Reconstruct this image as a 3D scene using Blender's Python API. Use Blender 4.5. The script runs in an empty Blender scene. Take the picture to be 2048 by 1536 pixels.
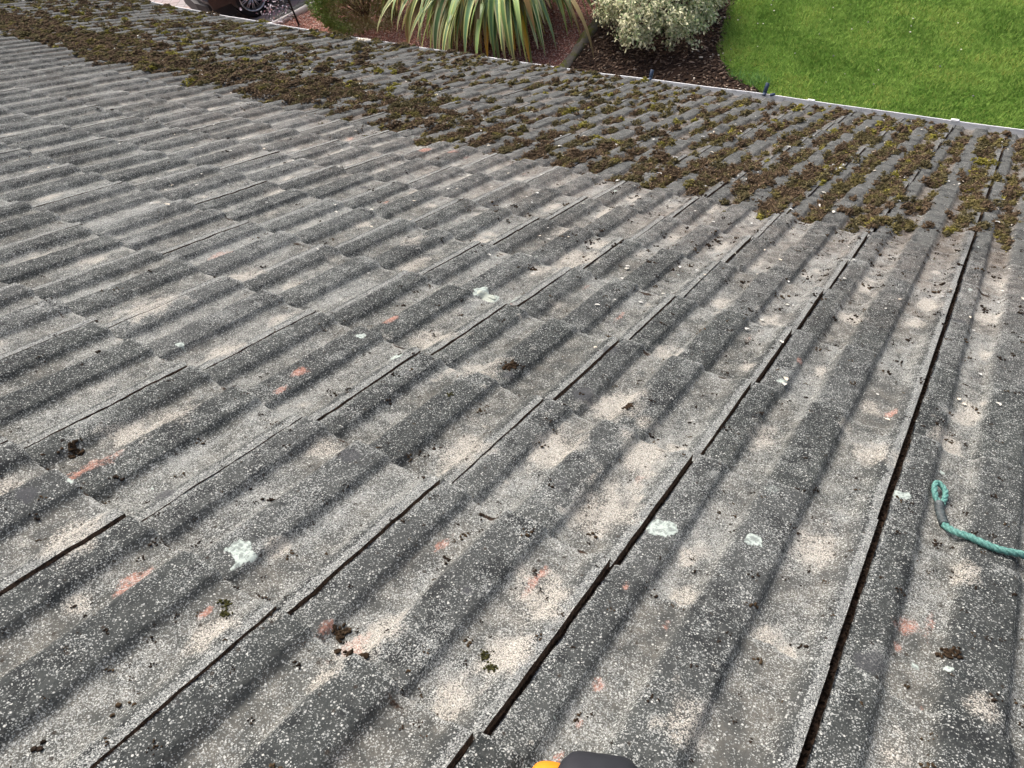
import bpy, bmesh, math, random
import numpy as np
from mathutils import Matrix, Vector

SC = bpy.context.scene
PITCH = math.radians(27.5)
EAVE_V = 5.29
CP, SP = math.cos(PITCH), math.sin(PITCH)
OFFZ = 2.4 + 5.37 * SP
# roof frame (u along the courses, v down the slope, n outward) -> world
ROOF_M = Matrix(((1, 0, 0, 0), (0, CP, SP, 0), (0, -SP, CP, OFFZ), (0, 0, 0, 1)))

# ---------------------------------------------------------------- camera
RW = ((0.8407850501517784, 0.5079291059464166, -0.18731930699614746),
      (0.31322706038342624, -0.7386296740632752, -0.5969212789260895),
      (-0.44155329019791084, 0.44320901155501446, -0.7801259282895889))
cd = bpy.data.cameras.new('camera')
cam = bpy.data.objects.new('camera', cd)
SC.collection.objects.link(cam)
cm = Matrix.Identity(4)
for i in range(3):
    cm[i][0] = RW[0][i]; cm[i][1] = -RW[1][i]; cm[i][2] = -RW[2][i]
cm[0][3], cm[1][3], cm[2][3] = -0.02689, -0.06562, 5.72066
cam.matrix_world = cm
cd.sensor_width = 36.0
cd.lens = 1512.58 / 2048 * 36
cd.clip_start = 0.02
cd.clip_end = 2000
SC.camera = cam

# ---------------------------------------------------------------- sky, sun, exposure (bright overcast)
SUN_EL, SUN_AZ = math.radians(52), math.radians(-60)
w = bpy.data.worlds.new('World'); SC.world = w; w.use_nodes = True
nt = w.node_tree
bg = nt.nodes['Background']
sky = nt.nodes.new('ShaderNodeTexSky')
sky.sky_type = 'NISHITA'; sky.sun_disc = False
sky.sun_elevation = SUN_EL; sky.sun_rotation = SUN_AZ
sky.air_density = 0.45; sky.dust_density = 7.0; sky.ozone_density = 1.0
nt.links.new(sky.outputs[0], bg.inputs[0])
bg.inputs[1].default_value = 0.15
sd = bpy.data.lights.new('sun', 'SUN')
sd.energy = 0.75; sd.angle = math.radians(38); sd.color = (1.0, 0.97, 0.93)
so = bpy.data.objects.new('sun', sd); SC.collection.objects.link(so)
# direction towards the sun: azimuth measured like the Sky Texture's rotation (clockwise from +Y)
sdir = Vector((math.sin(SUN_AZ) * math.cos(SUN_EL), math.cos(SUN_AZ) * math.cos(SUN_EL), math.sin(SUN_EL)))
so.rotation_euler = sdir.to_track_quat('Z', 'Y').to_euler()
so.location = (0, 0, 20)
SC.view_settings.view_transform = 'Standard'
SC.view_settings.look = 'None'
SC.view_settings.gamma = 1.0
SC.view_settings.use_curve_mapping = False
SC.view_settings.exposure = 1.05

# ---------------------------------------------------------------- helpers
rng = np.random.default_rng(7)
R_ = random.Random(11)

def link(o, parent=None):
    SC.collection.objects.link(o)
    if parent is not None: o.parent = parent
    return o

def tag(o, label=None, cat=None, group=None, kind=None):
    if label: o['label'] = label
    if cat: o['category'] = cat
    if group: o['group'] = group
    if kind: o['kind'] = kind
    return o

def empty(name, loc=(0, 0, 0), rz=0.0):
    o = bpy.data.objects.new(name, None); link(o)
    o.location = loc; o.rotation_euler = (0, 0, rz); o.empty_display_size = 0.1
    return o

def mesh(name, V, F, mat=None, parent=None, smooth=True, attrs=None, uv=None, matrix=None):
    """V (n,3) array; F an (m,k) int array or a list of such arrays / a list of tuples"""
    me = bpy.data.meshes.new(name)
    V = np.asarray(V, dtype=np.float32)
    if isinstance(F, np.ndarray): F = [F]
    if len(F) and isinstance(F[0], np.ndarray):
        me.vertices.add(len(V)); me.vertices.foreach_set('co', V.ravel())
        loops = np.concatenate([f.ravel() for f in F]).astype(np.int32)
        tot = np.concatenate([np.full(len(f), f.shape[1], np.int32) for f in F])
        start = np.concatenate([[0], np.cumsum(tot)[:-1]]).astype(np.int32)
        me.loops.add(len(loops)); me.loops.foreach_set('vertex_index', loops)
        me.polygons.add(len(tot)); me.polygons.foreach_set('loop_start', start)
        me.polygons.foreach_set('loop_total', tot)
        me.update(calc_edges=True)
    else:
        me.from_pydata([tuple(map(float, v)) for v in V], [], [tuple(f) for f in F]); me.update()
    if smooth:
        me.polygons.foreach_set('use_smooth', np.ones(len(me.polygons), bool))
    if attrs:
        for k, a in attrs.items():
            a = np.asarray(a, np.float32)
            if a.ndim == 1: a = np.stack([a, a, a], 1)
            at = me.color_attributes.new(k, 'FLOAT_COLOR', 'POINT')
            at.data.foreach_set('color', np.concatenate([a, np.ones((len(a), 1), np.float32)], 1).ravel())
    me.validate()
    if mat: me.materials.append(mat)
    o = bpy.data.objects.new(name, me); link(o, parent)
    if matrix is not None: o.matrix_world = matrix
    return o

class Buf:
    """collects triangles / quads for one mesh"""
    def __init__(s): s.V = []; s.F = []; s.n = 0; s.A = []
    def add(s, V, F, a=None):
        V = np.asarray(V, float); F = np.asarray(F, int)
        s.V.append(V); s.F.append(F + s.n); s.n += len(V)
        s.A.append(np.tile(np.asarray(a if a is not None else (0, 0, 0), float), (len(V), 1)) if (a is None or np.ndim(a) == 1) else np.asarray(a, float))
    def build(s, name, mat, parent=None, smooth=True, matrix=None, attr=None):
        byk = {}
        for f in s.F: byk.setdefault(f.shape[1], []).append(f)
        return mesh(name, np.concatenate(s.V), [np.concatenate(v) for v in byk.values()], mat, parent, smooth,
                    {attr: np.concatenate(s.A)} if attr else None, matrix=matrix)

def box(c, s, rot=None):
    x, y, z = np.array(s) / 2
    V = np.array([[-x, -y, -z], [x, -y, -z], [x, y, -z], [-x, y, -z], [-x, -y, z], [x, -y, z], [x, y, z], [-x, y, z]])
    if rot is not None: V = V @ np.array(rot).T
    return V + np.array(c), np.array([[0, 3, 2, 1], [4, 5, 6, 7], [0, 1, 5, 4], [1, 2, 6, 5], [2, 3, 7, 6], [3, 0, 4, 7]])

def rounded(name, c, s, mat, parent=None, bev=0.01, seg=3, matrix=None):
    V, F = box(c, s)
    bm = bmesh.new()
    vs = [bm.verts.new(v) for v in V]
    for f in F: bm.faces.new([vs[i] for i in f])
    bmesh.ops.bevel(bm, geom=list(bm.edges), offset=bev, segments=seg, affect='EDGES', profile=0.5)
    me = bpy.data.meshes.new(name); bm.to_mesh(me); bm.free()
    for p in me.polygons: p.use_smooth = True
    me.materials.append(mat)
    o = bpy.data.objects.new(name, me); link(o, parent)
    if matrix is not None: o.matrix_world = matrix
    return o

def tube(P, r, k=8, close=False, caps=True):
    """tube along points P (n,3) with radius r (scalar or (n,))"""
    P = np.asarray(P, float); n = len(P); r = np.broadcast_to(r, (n,))
    T = np.gradient(P, axis=0) if not close else np.roll(P, -1, 0) - np.roll(P, 1, 0)
    T /= np.linalg.norm(T, axis=1)[:, None] + 1e-12
    a = np.array([0.13, 0.27, 0.95]); N = np.cross(T[0], a); N /= np.linalg.norm(N)
    V = []
    for i in range(n):
        N = N - T[i] * (N @ T[i]); N /= np.linalg.norm(N) + 1e-12
        B = np.cross(T[i], N)
        th = np.arange(k) / k * 2 * np.pi
        V.append(P[i] + r[i] * (np.cos(th)[:, None] * N + np.sin(th)[:, None] * B))
    V = np.concatenate(V)
    F = []
    for i in range(n if close else n - 1):
        j = (i + 1) % n
        for q in range(k):
            q2 = (q + 1) % k
            F.append((i * k + q, i * k + q2, j * k + q2, j * k + q))
    if caps and not close:
        V = np.concatenate([V, P[:1], P[-1:]])
        c0, c1 = len(V) - 2, len(V) - 1
        F += [(c0, q, (q + 1) % k, c0) for q in range(0)]
        tri = [(c0, (q + 1) % k, q) for q in range(k)] + [(c1, (n - 1) * k + q, (n - 1) * k + (q + 1) % k) for q in range(k)]
        F += [(a_, b_, c_, c_) for a_, b_, c_ in ()]
        return V, np.array(F), np.array(tri)
    return V, np.array(F), None

def add_tube(buf, P, r, k=8, a=None, close=False):
    V, F, T = tube(P, r, k, close)
    if T is not None:
        buf.F.append(T + buf.n)
    buf.add(V, F, a)

def smooth(P, n):
    """Catmull-Rom through P, n points"""
    P = np.asarray(P, float)
    Q = np.concatenate([[2 * P[0] - P[1]], P, [2 * P[-1] - P[-2]]])
    out = []
    for t in np.linspace(0, len(P) - 1 - 1e-6, n):
        i = int(t); f = t - i
        a, b, c, d = Q[i:i + 4]
        out.append(0.5 * (2 * b + (c - a) * f + (2 * a - 5 * b + 4 * c - d) * f * f + (3 * b - a - 3 * c + d) * f ** 3))
    return np.array(out)

def hsh(*k):
    h = np.zeros(np.broadcast(*k).shape if len(k) > 1 else np.shape(k[0]), dtype=np.uint64)
    for i, q in enumerate(k):
        h = h + (np.asarray(q).astype(np.int64).astype(np.uint64) + np.uint64(1013904223)) * np.uint64([2654435761, 2246822519, 3266489917, 668265263][i])
        h ^= h >> np.uint64(15); h = h * np.uint64(2246822519); h ^= h >> np.uint64(13); h = h & np.uint64(0xFFFFFFFF)
    h = h * np.uint64(3266489917); h = h & np.uint64(0xFFFFFFFF); h ^= h >> np.uint64(16)
    return (h & np.uint64(0xFFFFFF)).astype(float) / 0xFFFFFF

def vnoise(x, y, seed=0):
    xi, yi = np.floor(x), np.floor(y); fx, fy = x - xi, y - yi
    fx = fx * fx * (3 - 2 * fx); fy = fy * fy * (3 - 2 * fy)
    s = np.full(np.shape(xi), seed)
    a = hsh(xi, yi, s); b = hsh(xi + 1, yi, s); c = hsh(xi, yi + 1, s); d = hsh(xi + 1, yi + 1, s)
    return (a * (1 - fx) + b * fx) * (1 - fy) + (c * (1 - fx) + d * fx) * fy

def fbm(x, y, seed=0, o=3):
    t = 0; a = 0.5; n = 0
    for i in range(o):
        t = t + a * vnoise(x * 2 ** i, y * 2 ** i, seed + i * 17); n += a; a *= 0.5
    return t / n

def sst(a, b, x):
    t = np.clip((x - a) / (b - a), 0, 1); return t * t * (3 - 2 * t)

# ---------------------------------------------------------------- material helpers
class NT:
    def __init__(s, name, rough=0.9, spec=0.2):
        s.m = bpy.data.materials.new(name); s.m.use_nodes = True
        s.t = s.m.node_tree; s.b = s.t.nodes['Principled BSDF']
        s.b.inputs['Roughness'].default_value = rough
        s.b.inputs['Specular IOR Level'].default_value = spec
    def n(s, typ, **kw):
        q = s.t.nodes.new(typ)
        for k, v in kw.items():
            if k.startswith('_'): setattr(q, k[1:], v)
            else:
                key = k.replace('__', ' ')
                if key.isdigit(): key = int(key)
                s.set(q.inputs[key], v)
        return q
    def set(s, sock, v):
        if isinstance(v, bpy.types.NodeSocket): s.t.links.new(v, sock)
        elif isinstance(v, tuple) and len(v) == 3 and sock.type == 'RGBA': sock.default_value = (*v, 1)
        else: sock.default_value = v
    def coord(s, kind='Object'): return s.n('ShaderNodeTexCoord').outputs[kind]
    def math(s, op, a, b=None, clamp=False):
        q = s.t.nodes.new('ShaderNodeMath'); q.operation = op; q.use_clamp = clamp
        s.set(q.inputs[0], a)
        if b is not None: s.set(q.inputs[1], b)
        return q.outputs[0]
    def mapr(s, v, a, b, c=0.0, d=1.0):
        q = s.t.nodes.new('ShaderNodeMapRange'); q.interpolation_type = 'SMOOTHSTEP'
        for i, x in enumerate((v, a, b, c, d)): s.set(q.inputs[i], x)
        return q.outputs[0]
    def mix(s, f, a, b, mode='MIX'):
        q = s.t.nodes.new('ShaderNodeMix'); q.data_type = 'RGBA'; q.blend_type = mode
        s.set(q.inputs[0], f); s.set(q.inputs[6], a); s.set(q.inputs[7], b)
        return q.outputs[2]
    def noise(s, scale, detail=3.0, rough=0.5, vec=None, dist=0.0):
        q = s.n('ShaderNodeTexNoise', Scale=scale, Detail=detail, Roughness=rough, Distortion=dist)
        if vec is None: vec = s.coord()
        s.set(q.inputs['Vector'], vec)
        return q.outputs['Fac']
    def scale(s, vec, xyz):
        q = s.t.nodes.new('ShaderNodeVectorMath'); q.operation = 'MULTIPLY'
        s.set(q.inputs[0], vec); q.inputs[1].default_value = xyz
        return q.outputs[0]
    def attr(s, name):
        q = s.t.nodes.new('ShaderNodeAttribute'); q.attribute_name = name
        p = s.t.nodes.new('ShaderNodeSeparateColor'); s.t.links.new(q.outputs['Color'], p.inputs[0])
        return p.outputs[0], p.outputs[1], p.outputs[2]
    def attrc(s, name):
        q = s.t.nodes.new('ShaderNodeAttribute'); q.attribute_name = name; return q.outputs['Color']
    def bump(s, h, strength=0.5, dist=0.01):
        q = s.n('ShaderNodeBump', Strength=strength, Distance=dist, Height=h)
        s.t.links.new(q.outputs[0], s.b.inputs['Normal'])
    def col(s, c): s.set(s.b.inputs['Base Color'], c); return s.m

def plain(name, c, rough=0.6, spec=0.3, metal=0.0, var=0.15, sc=8.0):
    m = NT(name, rough, spec)
    m.b.inputs['Metallic'].default_value = metal
    f = m.noise(sc, 4.0)
    m.set(m.b.inputs['Base Color'], m.mix(f, tuple(x * (1 - var) for x in c), tuple(min(1, x * (1 + var)) for x in c)))
    return m.m

# ---------------------------------------------------------------- roof height field
TW, TG, RH, TT = 0.30, 0.3305, 0.0235, 0.026
COL0, COL1, ROW0, ROW1 = -47, 5, -5, 16       # tile columns / courses
_px = np.array([0.0, 0.002, 0.006, 0.047, 0.053, 0.064, 0.071, 0.108, 0.114, 0.124, 0.130, 0.155, 0.183, 0.190, 0.200, 0.207, 0.256, 0.262, 0.277, 0.283, 0.290, 0.2985])
_ph = np.array([-5, -1.5, 0.0, 0.0, -1.8, -17.0, -19.5, -20.0, -17.5, -2.5, 0.0, 0.6, 0.0, -1.8, -17.2, -19.8, -20.0, -18.0, -5.0, -2.2, -1.2, -3.0]) * 0.76e-3
def profile(x):
    i = np.clip(np.searchsorted(_px, x, side='right') - 1, 0, len(_px) - 2)
    t = np.clip((x - _px[i]) / (_px[i + 1] - _px[i]), 0, 1); t = .85 * t + .15 * t * t * (3 - 2 * t)
    return _ph[i] * (1 - t) + _ph[i + 1] * t
def bulge(u): return 0.011 * np.clip(-u - 5.8, 0, None) ** 1.45
def tvar(c, r):
    f = lambda s: hsh(c, r, np.full(np.shape(c), s)) - 0.5
    return f(1) * 0.003, f(2) * 0.009, f(3) * 0.004, f(4) * 0.014, f(5) * 0.006   # du, dv, dn, roll, pitch
def tile_n(c, r, x, y, u, v):
    du, dv, dn, ro, pi_ = tvar(c, r)
    warp = bulge(u) + (fbm(u * 9, v * 5, 3, 2) - 0.5) * 0.004 + (fbm(u * 42, v * 34, 5, 4) - 0.5) * 0.0045
    return profile(x) - TT * (1 - y) + dn + ro * (x - 0.15) + pi_ * (y - 0.5) + warp
def Hs(u, v):
    """height of the visible tile surface at roof coordinates"""
    u = np.asarray(u, float); v = np.asarray(v, float)
    c = np.floor(u / TW); r = np.minimum(np.floor(v / TG), ROW1 - 1)
    x = u - c * TW; y = (v - r * TG) / TG
    return tile_n(c, r, x, np.minimum(y, 1), u, v) + np.where(v > EAVE_V, -0.05, 0)
def panmask(x):
    p = -profile(x) / 0.0149
    return np.clip(p, 0, 1)

CREAM = [(-0.373,1.412,0.0441),(-0.501,1.03,0.0388),(-0.209,1.536,0.0383),(-0.058,1.607,0.0317),(0.089,1.819,0.0332),(-0.953,0.758,0.0552),(-1.539,0.734,0.0506),(-0.944,1.449,0.0723),(-1.257,1.392,0.0377),(-1.514,0.462,0.0561),(-1.234,0.438,0.0462),(-1.09,0.204,0.0521),(-0.935,-0.059,0.0415),(-0.821,-0.128,0.02),(-0.819,0.29,0.0233),(-0.634,0.446,0.0514),(-0.504,0.549,0.0522),(-0.379,0.629,0.0436),(-0.341,0.699,0.0224),(-0.423,0.73,0.0234),(-0.049,0.889,0.0453),(-0.064,0.559,0.041),(-0.081,0.354,0.0162),(-0.052,0.344,0.0191),(-0.379,0.437,0.0622),(-0.345,0.225,0.0463),(-0.337,0.127,0.0366),(-0.357,0.032,0.0313),(-0.118,0.147,0.0334),(-0.485,-0.043,0.0182),(-0.702,0.097,0.0176),(-0.489,0.045,0.0307),(-0.489,0.76,0.0582),(-1.379,1.21,0.0364),(-0.768,0.686,0.0609),(-0.518,1.433,0.0329),(0.069,1.046,0.038),(-0.219,0.429,0.0182),(-0.199,0.356,0.0274),(0.127,0.623,0.0217),(0.162,0.388,0.0238),(-0.369,2.862,0.0496),(-0.051,1.806,0.0341),(-0.337,1.105,0.0274),(-0.105,0.952,0.0238),(-0.649,-0.063,0.0243),(-1.119,0.139,0.0422)]
SALM = [(-1.079,0.04,0.0314),(-1.07,0.014,0.0192),(-0.503,0.025,0.0213),(0.072,0.482,0.0187),(0.069,0.437,0.0103),(-0.794,-0.064,0.0195),(-0.226,0.152,0.0071),(-0.223,0.096,0.0056),(-0.221,0.051,0.0075),(-0.547,0.027,0.0124),(-0.677,-0.048,0.0112),(-0.521,0.228,0.0129),(-1.07,0.761,0.0205),(-1.699,0.786,0.0294),(-0.788,1.028,0.0191),(-2.074,2.16,0.0639),(-2.476,2.133,0.0447),(-1.968,2.215,0.0638),(0.11,0.359,0.0071),(-0.247,1.181,0.0111),(-0.038,1.102,0.0141),(-0.262,0.297,0.0081),(-1.025,0.394,0.0151),(-0.793,-0.086,0.0089),(-1.041,0.458,0.0157),(-0.918,1.032,0.0123)]
WHITE = [(-0.729,0.05,0.0233,0.45),(-1.027,-0.004,0.0112,0.8),(-0.274,0.452,0.0226,0.38),(-0.149,0.509,0.0179,0.5),(-0.93,0.621,0.0144,0.7),(-1.0,1.053,0.038,0.5),(0.021,0.785,0.0209,0.35),(-0.254,1.072,0.0127,0.9),(-1.316,0.392,0.0123,0.5),(-0.926,1.067,0.0075,0.7),(-1.037,0.634,0.0117,0.6),(0.126,0.425,0.0087,0.5),(0.092,0.419,0.0088,0.5),(-0.961,0.074,0.0061,0.7)]
DARK = [(-0.932,0.076,0.0212,0.7),(-1.05,-0.057,0.0182,0.6),(-0.432,0.171,0.0066,0.8),(-0.565,0.747,0.0197,0.6),(-0.596,0.934,0.0152,0.7)]
GAPW = {0: 0.0078, -1: 0.0068, -2: 0.0060, -3: 0.0052, -4: 0.0045, 1: 0.0078}

# random blotches besides the ones seen: (u, v, ru, rv, strength)
_bl = {'c': [], 's': [], 'd': [], 'w': [], 'k': [], 'p': []}
for q in CREAM: _bl['c'].append((q[0], q[1], q[2] * 0.85, q[2] * 1.15, 0.95))
for q in SALM: _bl['s'].append((q[0], q[1], min(q[2], .03) * 1.0, min(q[2], .03) * 1.7, 1.0))
for q in DARK: _bl['k'].append((q[0], q[1], q[2], q[2], 1.0))
for q in WHITE: _bl['w'].append((q[0], q[1], q[2] * 1.0, q[2] * (1.0 if q[3] > .5 else .75), 1.0))
for k in range(90):
    a_ = R_.uniform(.003, .011); _bl['w'].append((R_.uniform(-4.5, .9), R_.uniform(-.4, 3.0), a_, a_ * R_.uniform(.7, 1.3), R_.uniform(.5, 1)))
for k in range(60):
    a_ = R_.uniform(.006, .02); _bl['k'].append((R_.uniform(-3.5, .9), R_.uniform(-.4, 2.6), a_, a_, R_.uniform(.4, .9)))
for c in range(-30, 4):
    for r in range(-3, 9):
        for pc in (0.088, 0.230):
            u0 = c * TW + pc; v1 = (r + 1) * TG
            if min([abs(q[0] - u0) + abs(q[1] - v1 + .06) for q in CREAM]) < 0.11: pass
            elif R_.random() < (0.5 if r < 3 else 0.8):
                _bl['c'].append((u0 + R_.uniform(-.02, .02), v1 - R_.uniform(.03, .22), R_.uniform(.012, .028), R_.uniform(.015, .07), R_.uniform(.35, .95)))
            if R_.random() < 0.16:
                _bl['s'].append((u0 + R_.uniform(-.03, .03), v1 - R_.uniform(.01, .2), R_.uniform(.005, .016), R_.uniform(.01, .06), R_.uniform(.5, 1)))
            if R_.random() < 0.65:
                _bl['d'].append((u0 + R_.uniform(-.03, .03), v1 - R_.uniform(-.002, .02), R_.uniform(.008, .035), R_.uniform(.004, .010), R_.uniform(.45, .85)))
        for k in range(5 if c > -16 else 2):
            a_ = R_.uniform(.005, .022)
            if k == 0:
                _bl['p'].append((c * TW + R_.choice((.088, .23)) + R_.uniform(-.02, .02), (r + R_.random()) * TG, R_.uniform(.006, .018), R_.uniform(.04, .13), R_.uniform(.5, 1)))
            _bl['p'].append((c * TW + R_.uniform(0, .3), (r + R_.random()) * TG, a_, a_ * R_.uniform(.8, 1.9), R_.uniform(.35, 1)))
        for k in range(2):
            if R_.random() < 0.35:
                a_ = R_.uniform(.006, .02)
                _bl['c'].append((c * TW + R_.uniform(0, .3), (r + R_.random()) * TG, a_, a_ * R_.uniform(.8, 1.4), R_.uniform(.3, .8)))
_bk = {}
for k, L in _bl.items():
    for q in L:
        _bk.setdefault((int(math.floor(q[0] / TW)), int(math.floor(q[1] / TG))), []).append((k,) + q)
def blot(u, v, c, r):
    out = {k: np.zeros_like(u) for k in 'csdwkp'}
    wob = (0.25 + 1.5 * fbm(u * 60, v * 45, 31, 4)) * (.45 + 1.1 * fbm(u * 17, v * 13, 35, 2))
    for a in (-1, 0, 1):
        for b in (-1, 0, 1):
            for (k, bu, bv, ru, rv, st) in _bk.get((c + a, r + b), ()):
                d = np.sqrt(((u - bu) / ru) ** 2 + ((v - bv) / rv) ** 2) * wob
                out[k] = np.maximum(out[k], st * (sst(1.0, .72, d) if k in 'wk' else sst(1.5, 0.05, d)))
    return out

# ---------------------------------------------------------------- roof material
def tile_material():
    m = NT('weathered_concrete_tile', 0.93, 0.12)
    P = m.coord()
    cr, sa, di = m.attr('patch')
    pan, rnd, edge = m.attr('form')
    zone, grit_a, brown = m.attr('zone')
    crust, disc, _u = m.attr('crust')
    big = m.noise(5.0, 4, 0.6, P)
    med = m.noise(28.0, 4, 0.6, P)
    fine = m.noise(160.0, 3, 0.65, P)
    # slate grey body, a little per tile variation
    base = m.mix(m.mapr(big, .3, .7), (0.018, 0.0220, 0.0230), (0.055, 0.0635, 0.060))
    base = m.mix(m.mapr(m.noise(75.0, 5, .75, P), .38, .62, 0, .55), base, m.mix(0.5, base, (.12, .127, .118)))
    base = m.mix(pan, m.mix(0.22, base, (0.0, 0.0, 0.0)), base)
    base = m.mix(m.math('MULTIPLY', rnd, 0.55), base, (0.075, 0.080, 0.078))
    base = m.mix(m.math('MULTIPLY', brown, m.mapr(med, .35, .65, .3, 1.0)), base, (0.185, 0.158, 0.135))
    base = m.mix(m.math('MULTIPLY', pan, m.mapr(med, .35, .7, .15, .65)), base, (0.158, 0.152, 0.128))
    base = m.mix(m.math('MULTIPLY', zone, .62), base, m.mix(pan, m.mix(m.mapr(med, .35, .65), (.075, .081, .077), (.112, .119, .112)), m.mix(m.mapr(med, .35, .65), (.075, .060, .046), (.150, .130, .108))))
    stain = m.math('MULTIPLY', m.mapr(m.noise(10.0, 7, 0.75, P), .51, .60), m.mapr(pan, 0, 1, .75, .35))
    base = m.mix(stain, base, (0.017, 0.019, 0.020))
    # grit: pale grains, worm-like clusters
    v1 = m.n('ShaderNodeTexVoronoi', Scale=640.0, Vector=P, Randomness=1.0)
    v1c = m.n('ShaderNodeSeparateColor', Color=v1.outputs['Color'])
    n1 = m.noise(300.0, 2, 0.7, P, 0.8)
    dens = m.math('ADD', m.math('MULTIPLY', m.math('SUBTRACT', med, 0.5), 0.95), m.math('MULTIPLY', m.math('SUBTRACT', big, 0.5), 0.75))
    dens = m.math('ADD', dens, m.math('MULTIPLY', m.math('MULTIPLY', pan, m.mapr(big, .35, .65)), 0.20))
    dens = m.math('ADD', dens, m.math('MULTIPLY', edge, 0.30))
    dens = m.math('ADD', dens, m.math('MULTIPLY', cr, 0.36))
    dens = m.math('SUBTRACT', dens, m.math('MULTIPLY', zone, 0.12))
    dens = m.math('SUBTRACT', m.math('ADD', dens, m.math('MULTIPLY', grit_a, 0.34)), m.math('MULTIPLY', stain, 0.09))
    thr = m.math('SUBTRACT', m.mapr(pan, 0, 1, 0.69, 0.66), dens)
    thr = m.math('MINIMUM', m.math('SUBTRACT', thr, m.math('MULTIPLY', m.math('SUBTRACT', rnd, 0.5), 0.09)), 0.735)
    g = m.math('ADD', m.math('MULTIPLY', v1c.outputs[0], 0.62), m.math('MULTIPLY', n1, 0.50))
    gm = m.mapr(m.math('SUBTRACT', g, thr), -0.01, 0.07)
    gm = m.math('MULTIPLY', gm, m.mapr(v1.outputs['Distance'], 0.85, 0.35))
    gm = m.math('MULTIPLY', gm, m.math('ADD', m.math('MULTIPLY', v1c.outputs[2], 0.6), 0.4))
    gcol = m.mix(v1c.outputs[1], (0.24, 0.262, 0.255), (0.62, 0.65, 0.61))
    gcol = m.mix(m.math('MULTIPLY', zone, 0.65), gcol, (0.19, 0.195, 0.19))
    gcol = m.mix(m.mapr(cr, .1, .8), gcol, (0.64, 0.625, 0.55))
    c1 = m.mix(m.math('MULTIPLY', m.mapr(cr, 0.15, 1.0, 0, .52), m.mapr(m.noise(230.0, 4, .75, P), .44, .58, .0, 1)), base, m.mix(m.mapr(fine, .3, .7), (0.16, 0.145, 0.12), (0.40, 0.375, 0.315)))
    # salmon coloured exposed patches, broken up
    sm = m.mapr(m.math('MULTIPLY', m.math('ADD', m.math('MULTIPLY', sa, .8), .2), m.math('ADD', m.noise(150.0, 5, 0.85, P), 0.05)), 0.37, 0.52)
    sm = m.math('MULTIPLY', sm, m.mapr(sa, .02, .15))
    c1 = m.mix(m.math('MULTIPLY', sm, 0.75), c1, m.mix(m.mapr(fine, .35, .65), (0.22, 0.11, 0.08), (0.46, 0.25, 0.19)))
    c1 = m.mix(m.math('MULTIPLY', gm, 0.92), c1, gcol)
    v3 = m.n('ShaderNodeTexVoronoi', Scale=230.0, Vector=P); v3c = m.n('ShaderNodeSeparateColor', Color=v3.outputs['Color'])
    g3 = m.math('MULTIPLY', m.mapr(v3.outputs['Distance'], 0.42, 0.22), m.math('GREATER_THAN', m.math('ADD', v3c.outputs[0], m.math('MULTIPLY', dens, .25)), 0.86))
    c1 = m.mix(m.math('MULTIPLY', g3, 0.7), c1, m.mix(v3c.outputs[1], (.30, .32, .31), (.66, .68, .63)))
    # tiny dark pits
    v2 = m.n('ShaderNodeTexVoronoi', Scale=75.0, Vector=P)
    v2c = m.n('ShaderNodeSeparateColor', Color=v2.outputs['Color'])
    pit = m.math('MULTIPLY', m.mapr(v2.outputs['Distance'], 0.26, 0.12), m.math('GREATER_THAN', v2c.outputs[0], 0.90))
    c1 = m.mix(m.math('MULTIPLY', pit, 0.8), c1, (0.03, 0.024, 0.018))
    cw = m.mapr(m.math('MULTIPLY', crust, m.math('ADD', m.noise(260.0, 4, .8, P), .12)), .34, .50)
    c1 = m.mix(m.math('MULTIPLY', cw, .85), c1, m.mix(m.mapr(fine, .4, .62), (0.48, 0.56, 0.51), (0.22, 0.26, 0.24)))
    c1 = m.mix(m.math('MULTIPLY', disc, .8), c1, (0.055, 0.058, 0.062))
    # soil and dead moss in joints and steps, plus painted shadow at step feet
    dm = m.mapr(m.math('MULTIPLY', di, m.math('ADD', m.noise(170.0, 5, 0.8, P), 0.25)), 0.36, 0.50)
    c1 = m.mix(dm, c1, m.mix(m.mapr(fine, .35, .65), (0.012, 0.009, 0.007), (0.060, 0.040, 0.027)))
    h = m.math('ADD', m.math('MULTIPLY', gm, 0.5), m.math('ADD', fine, m.math('MULTIPLY', med, 0.8)))
    m.bump(h, 0.9, 0.0022)
    return m.col(c1)
MAT_TILE = tile_material()

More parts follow.
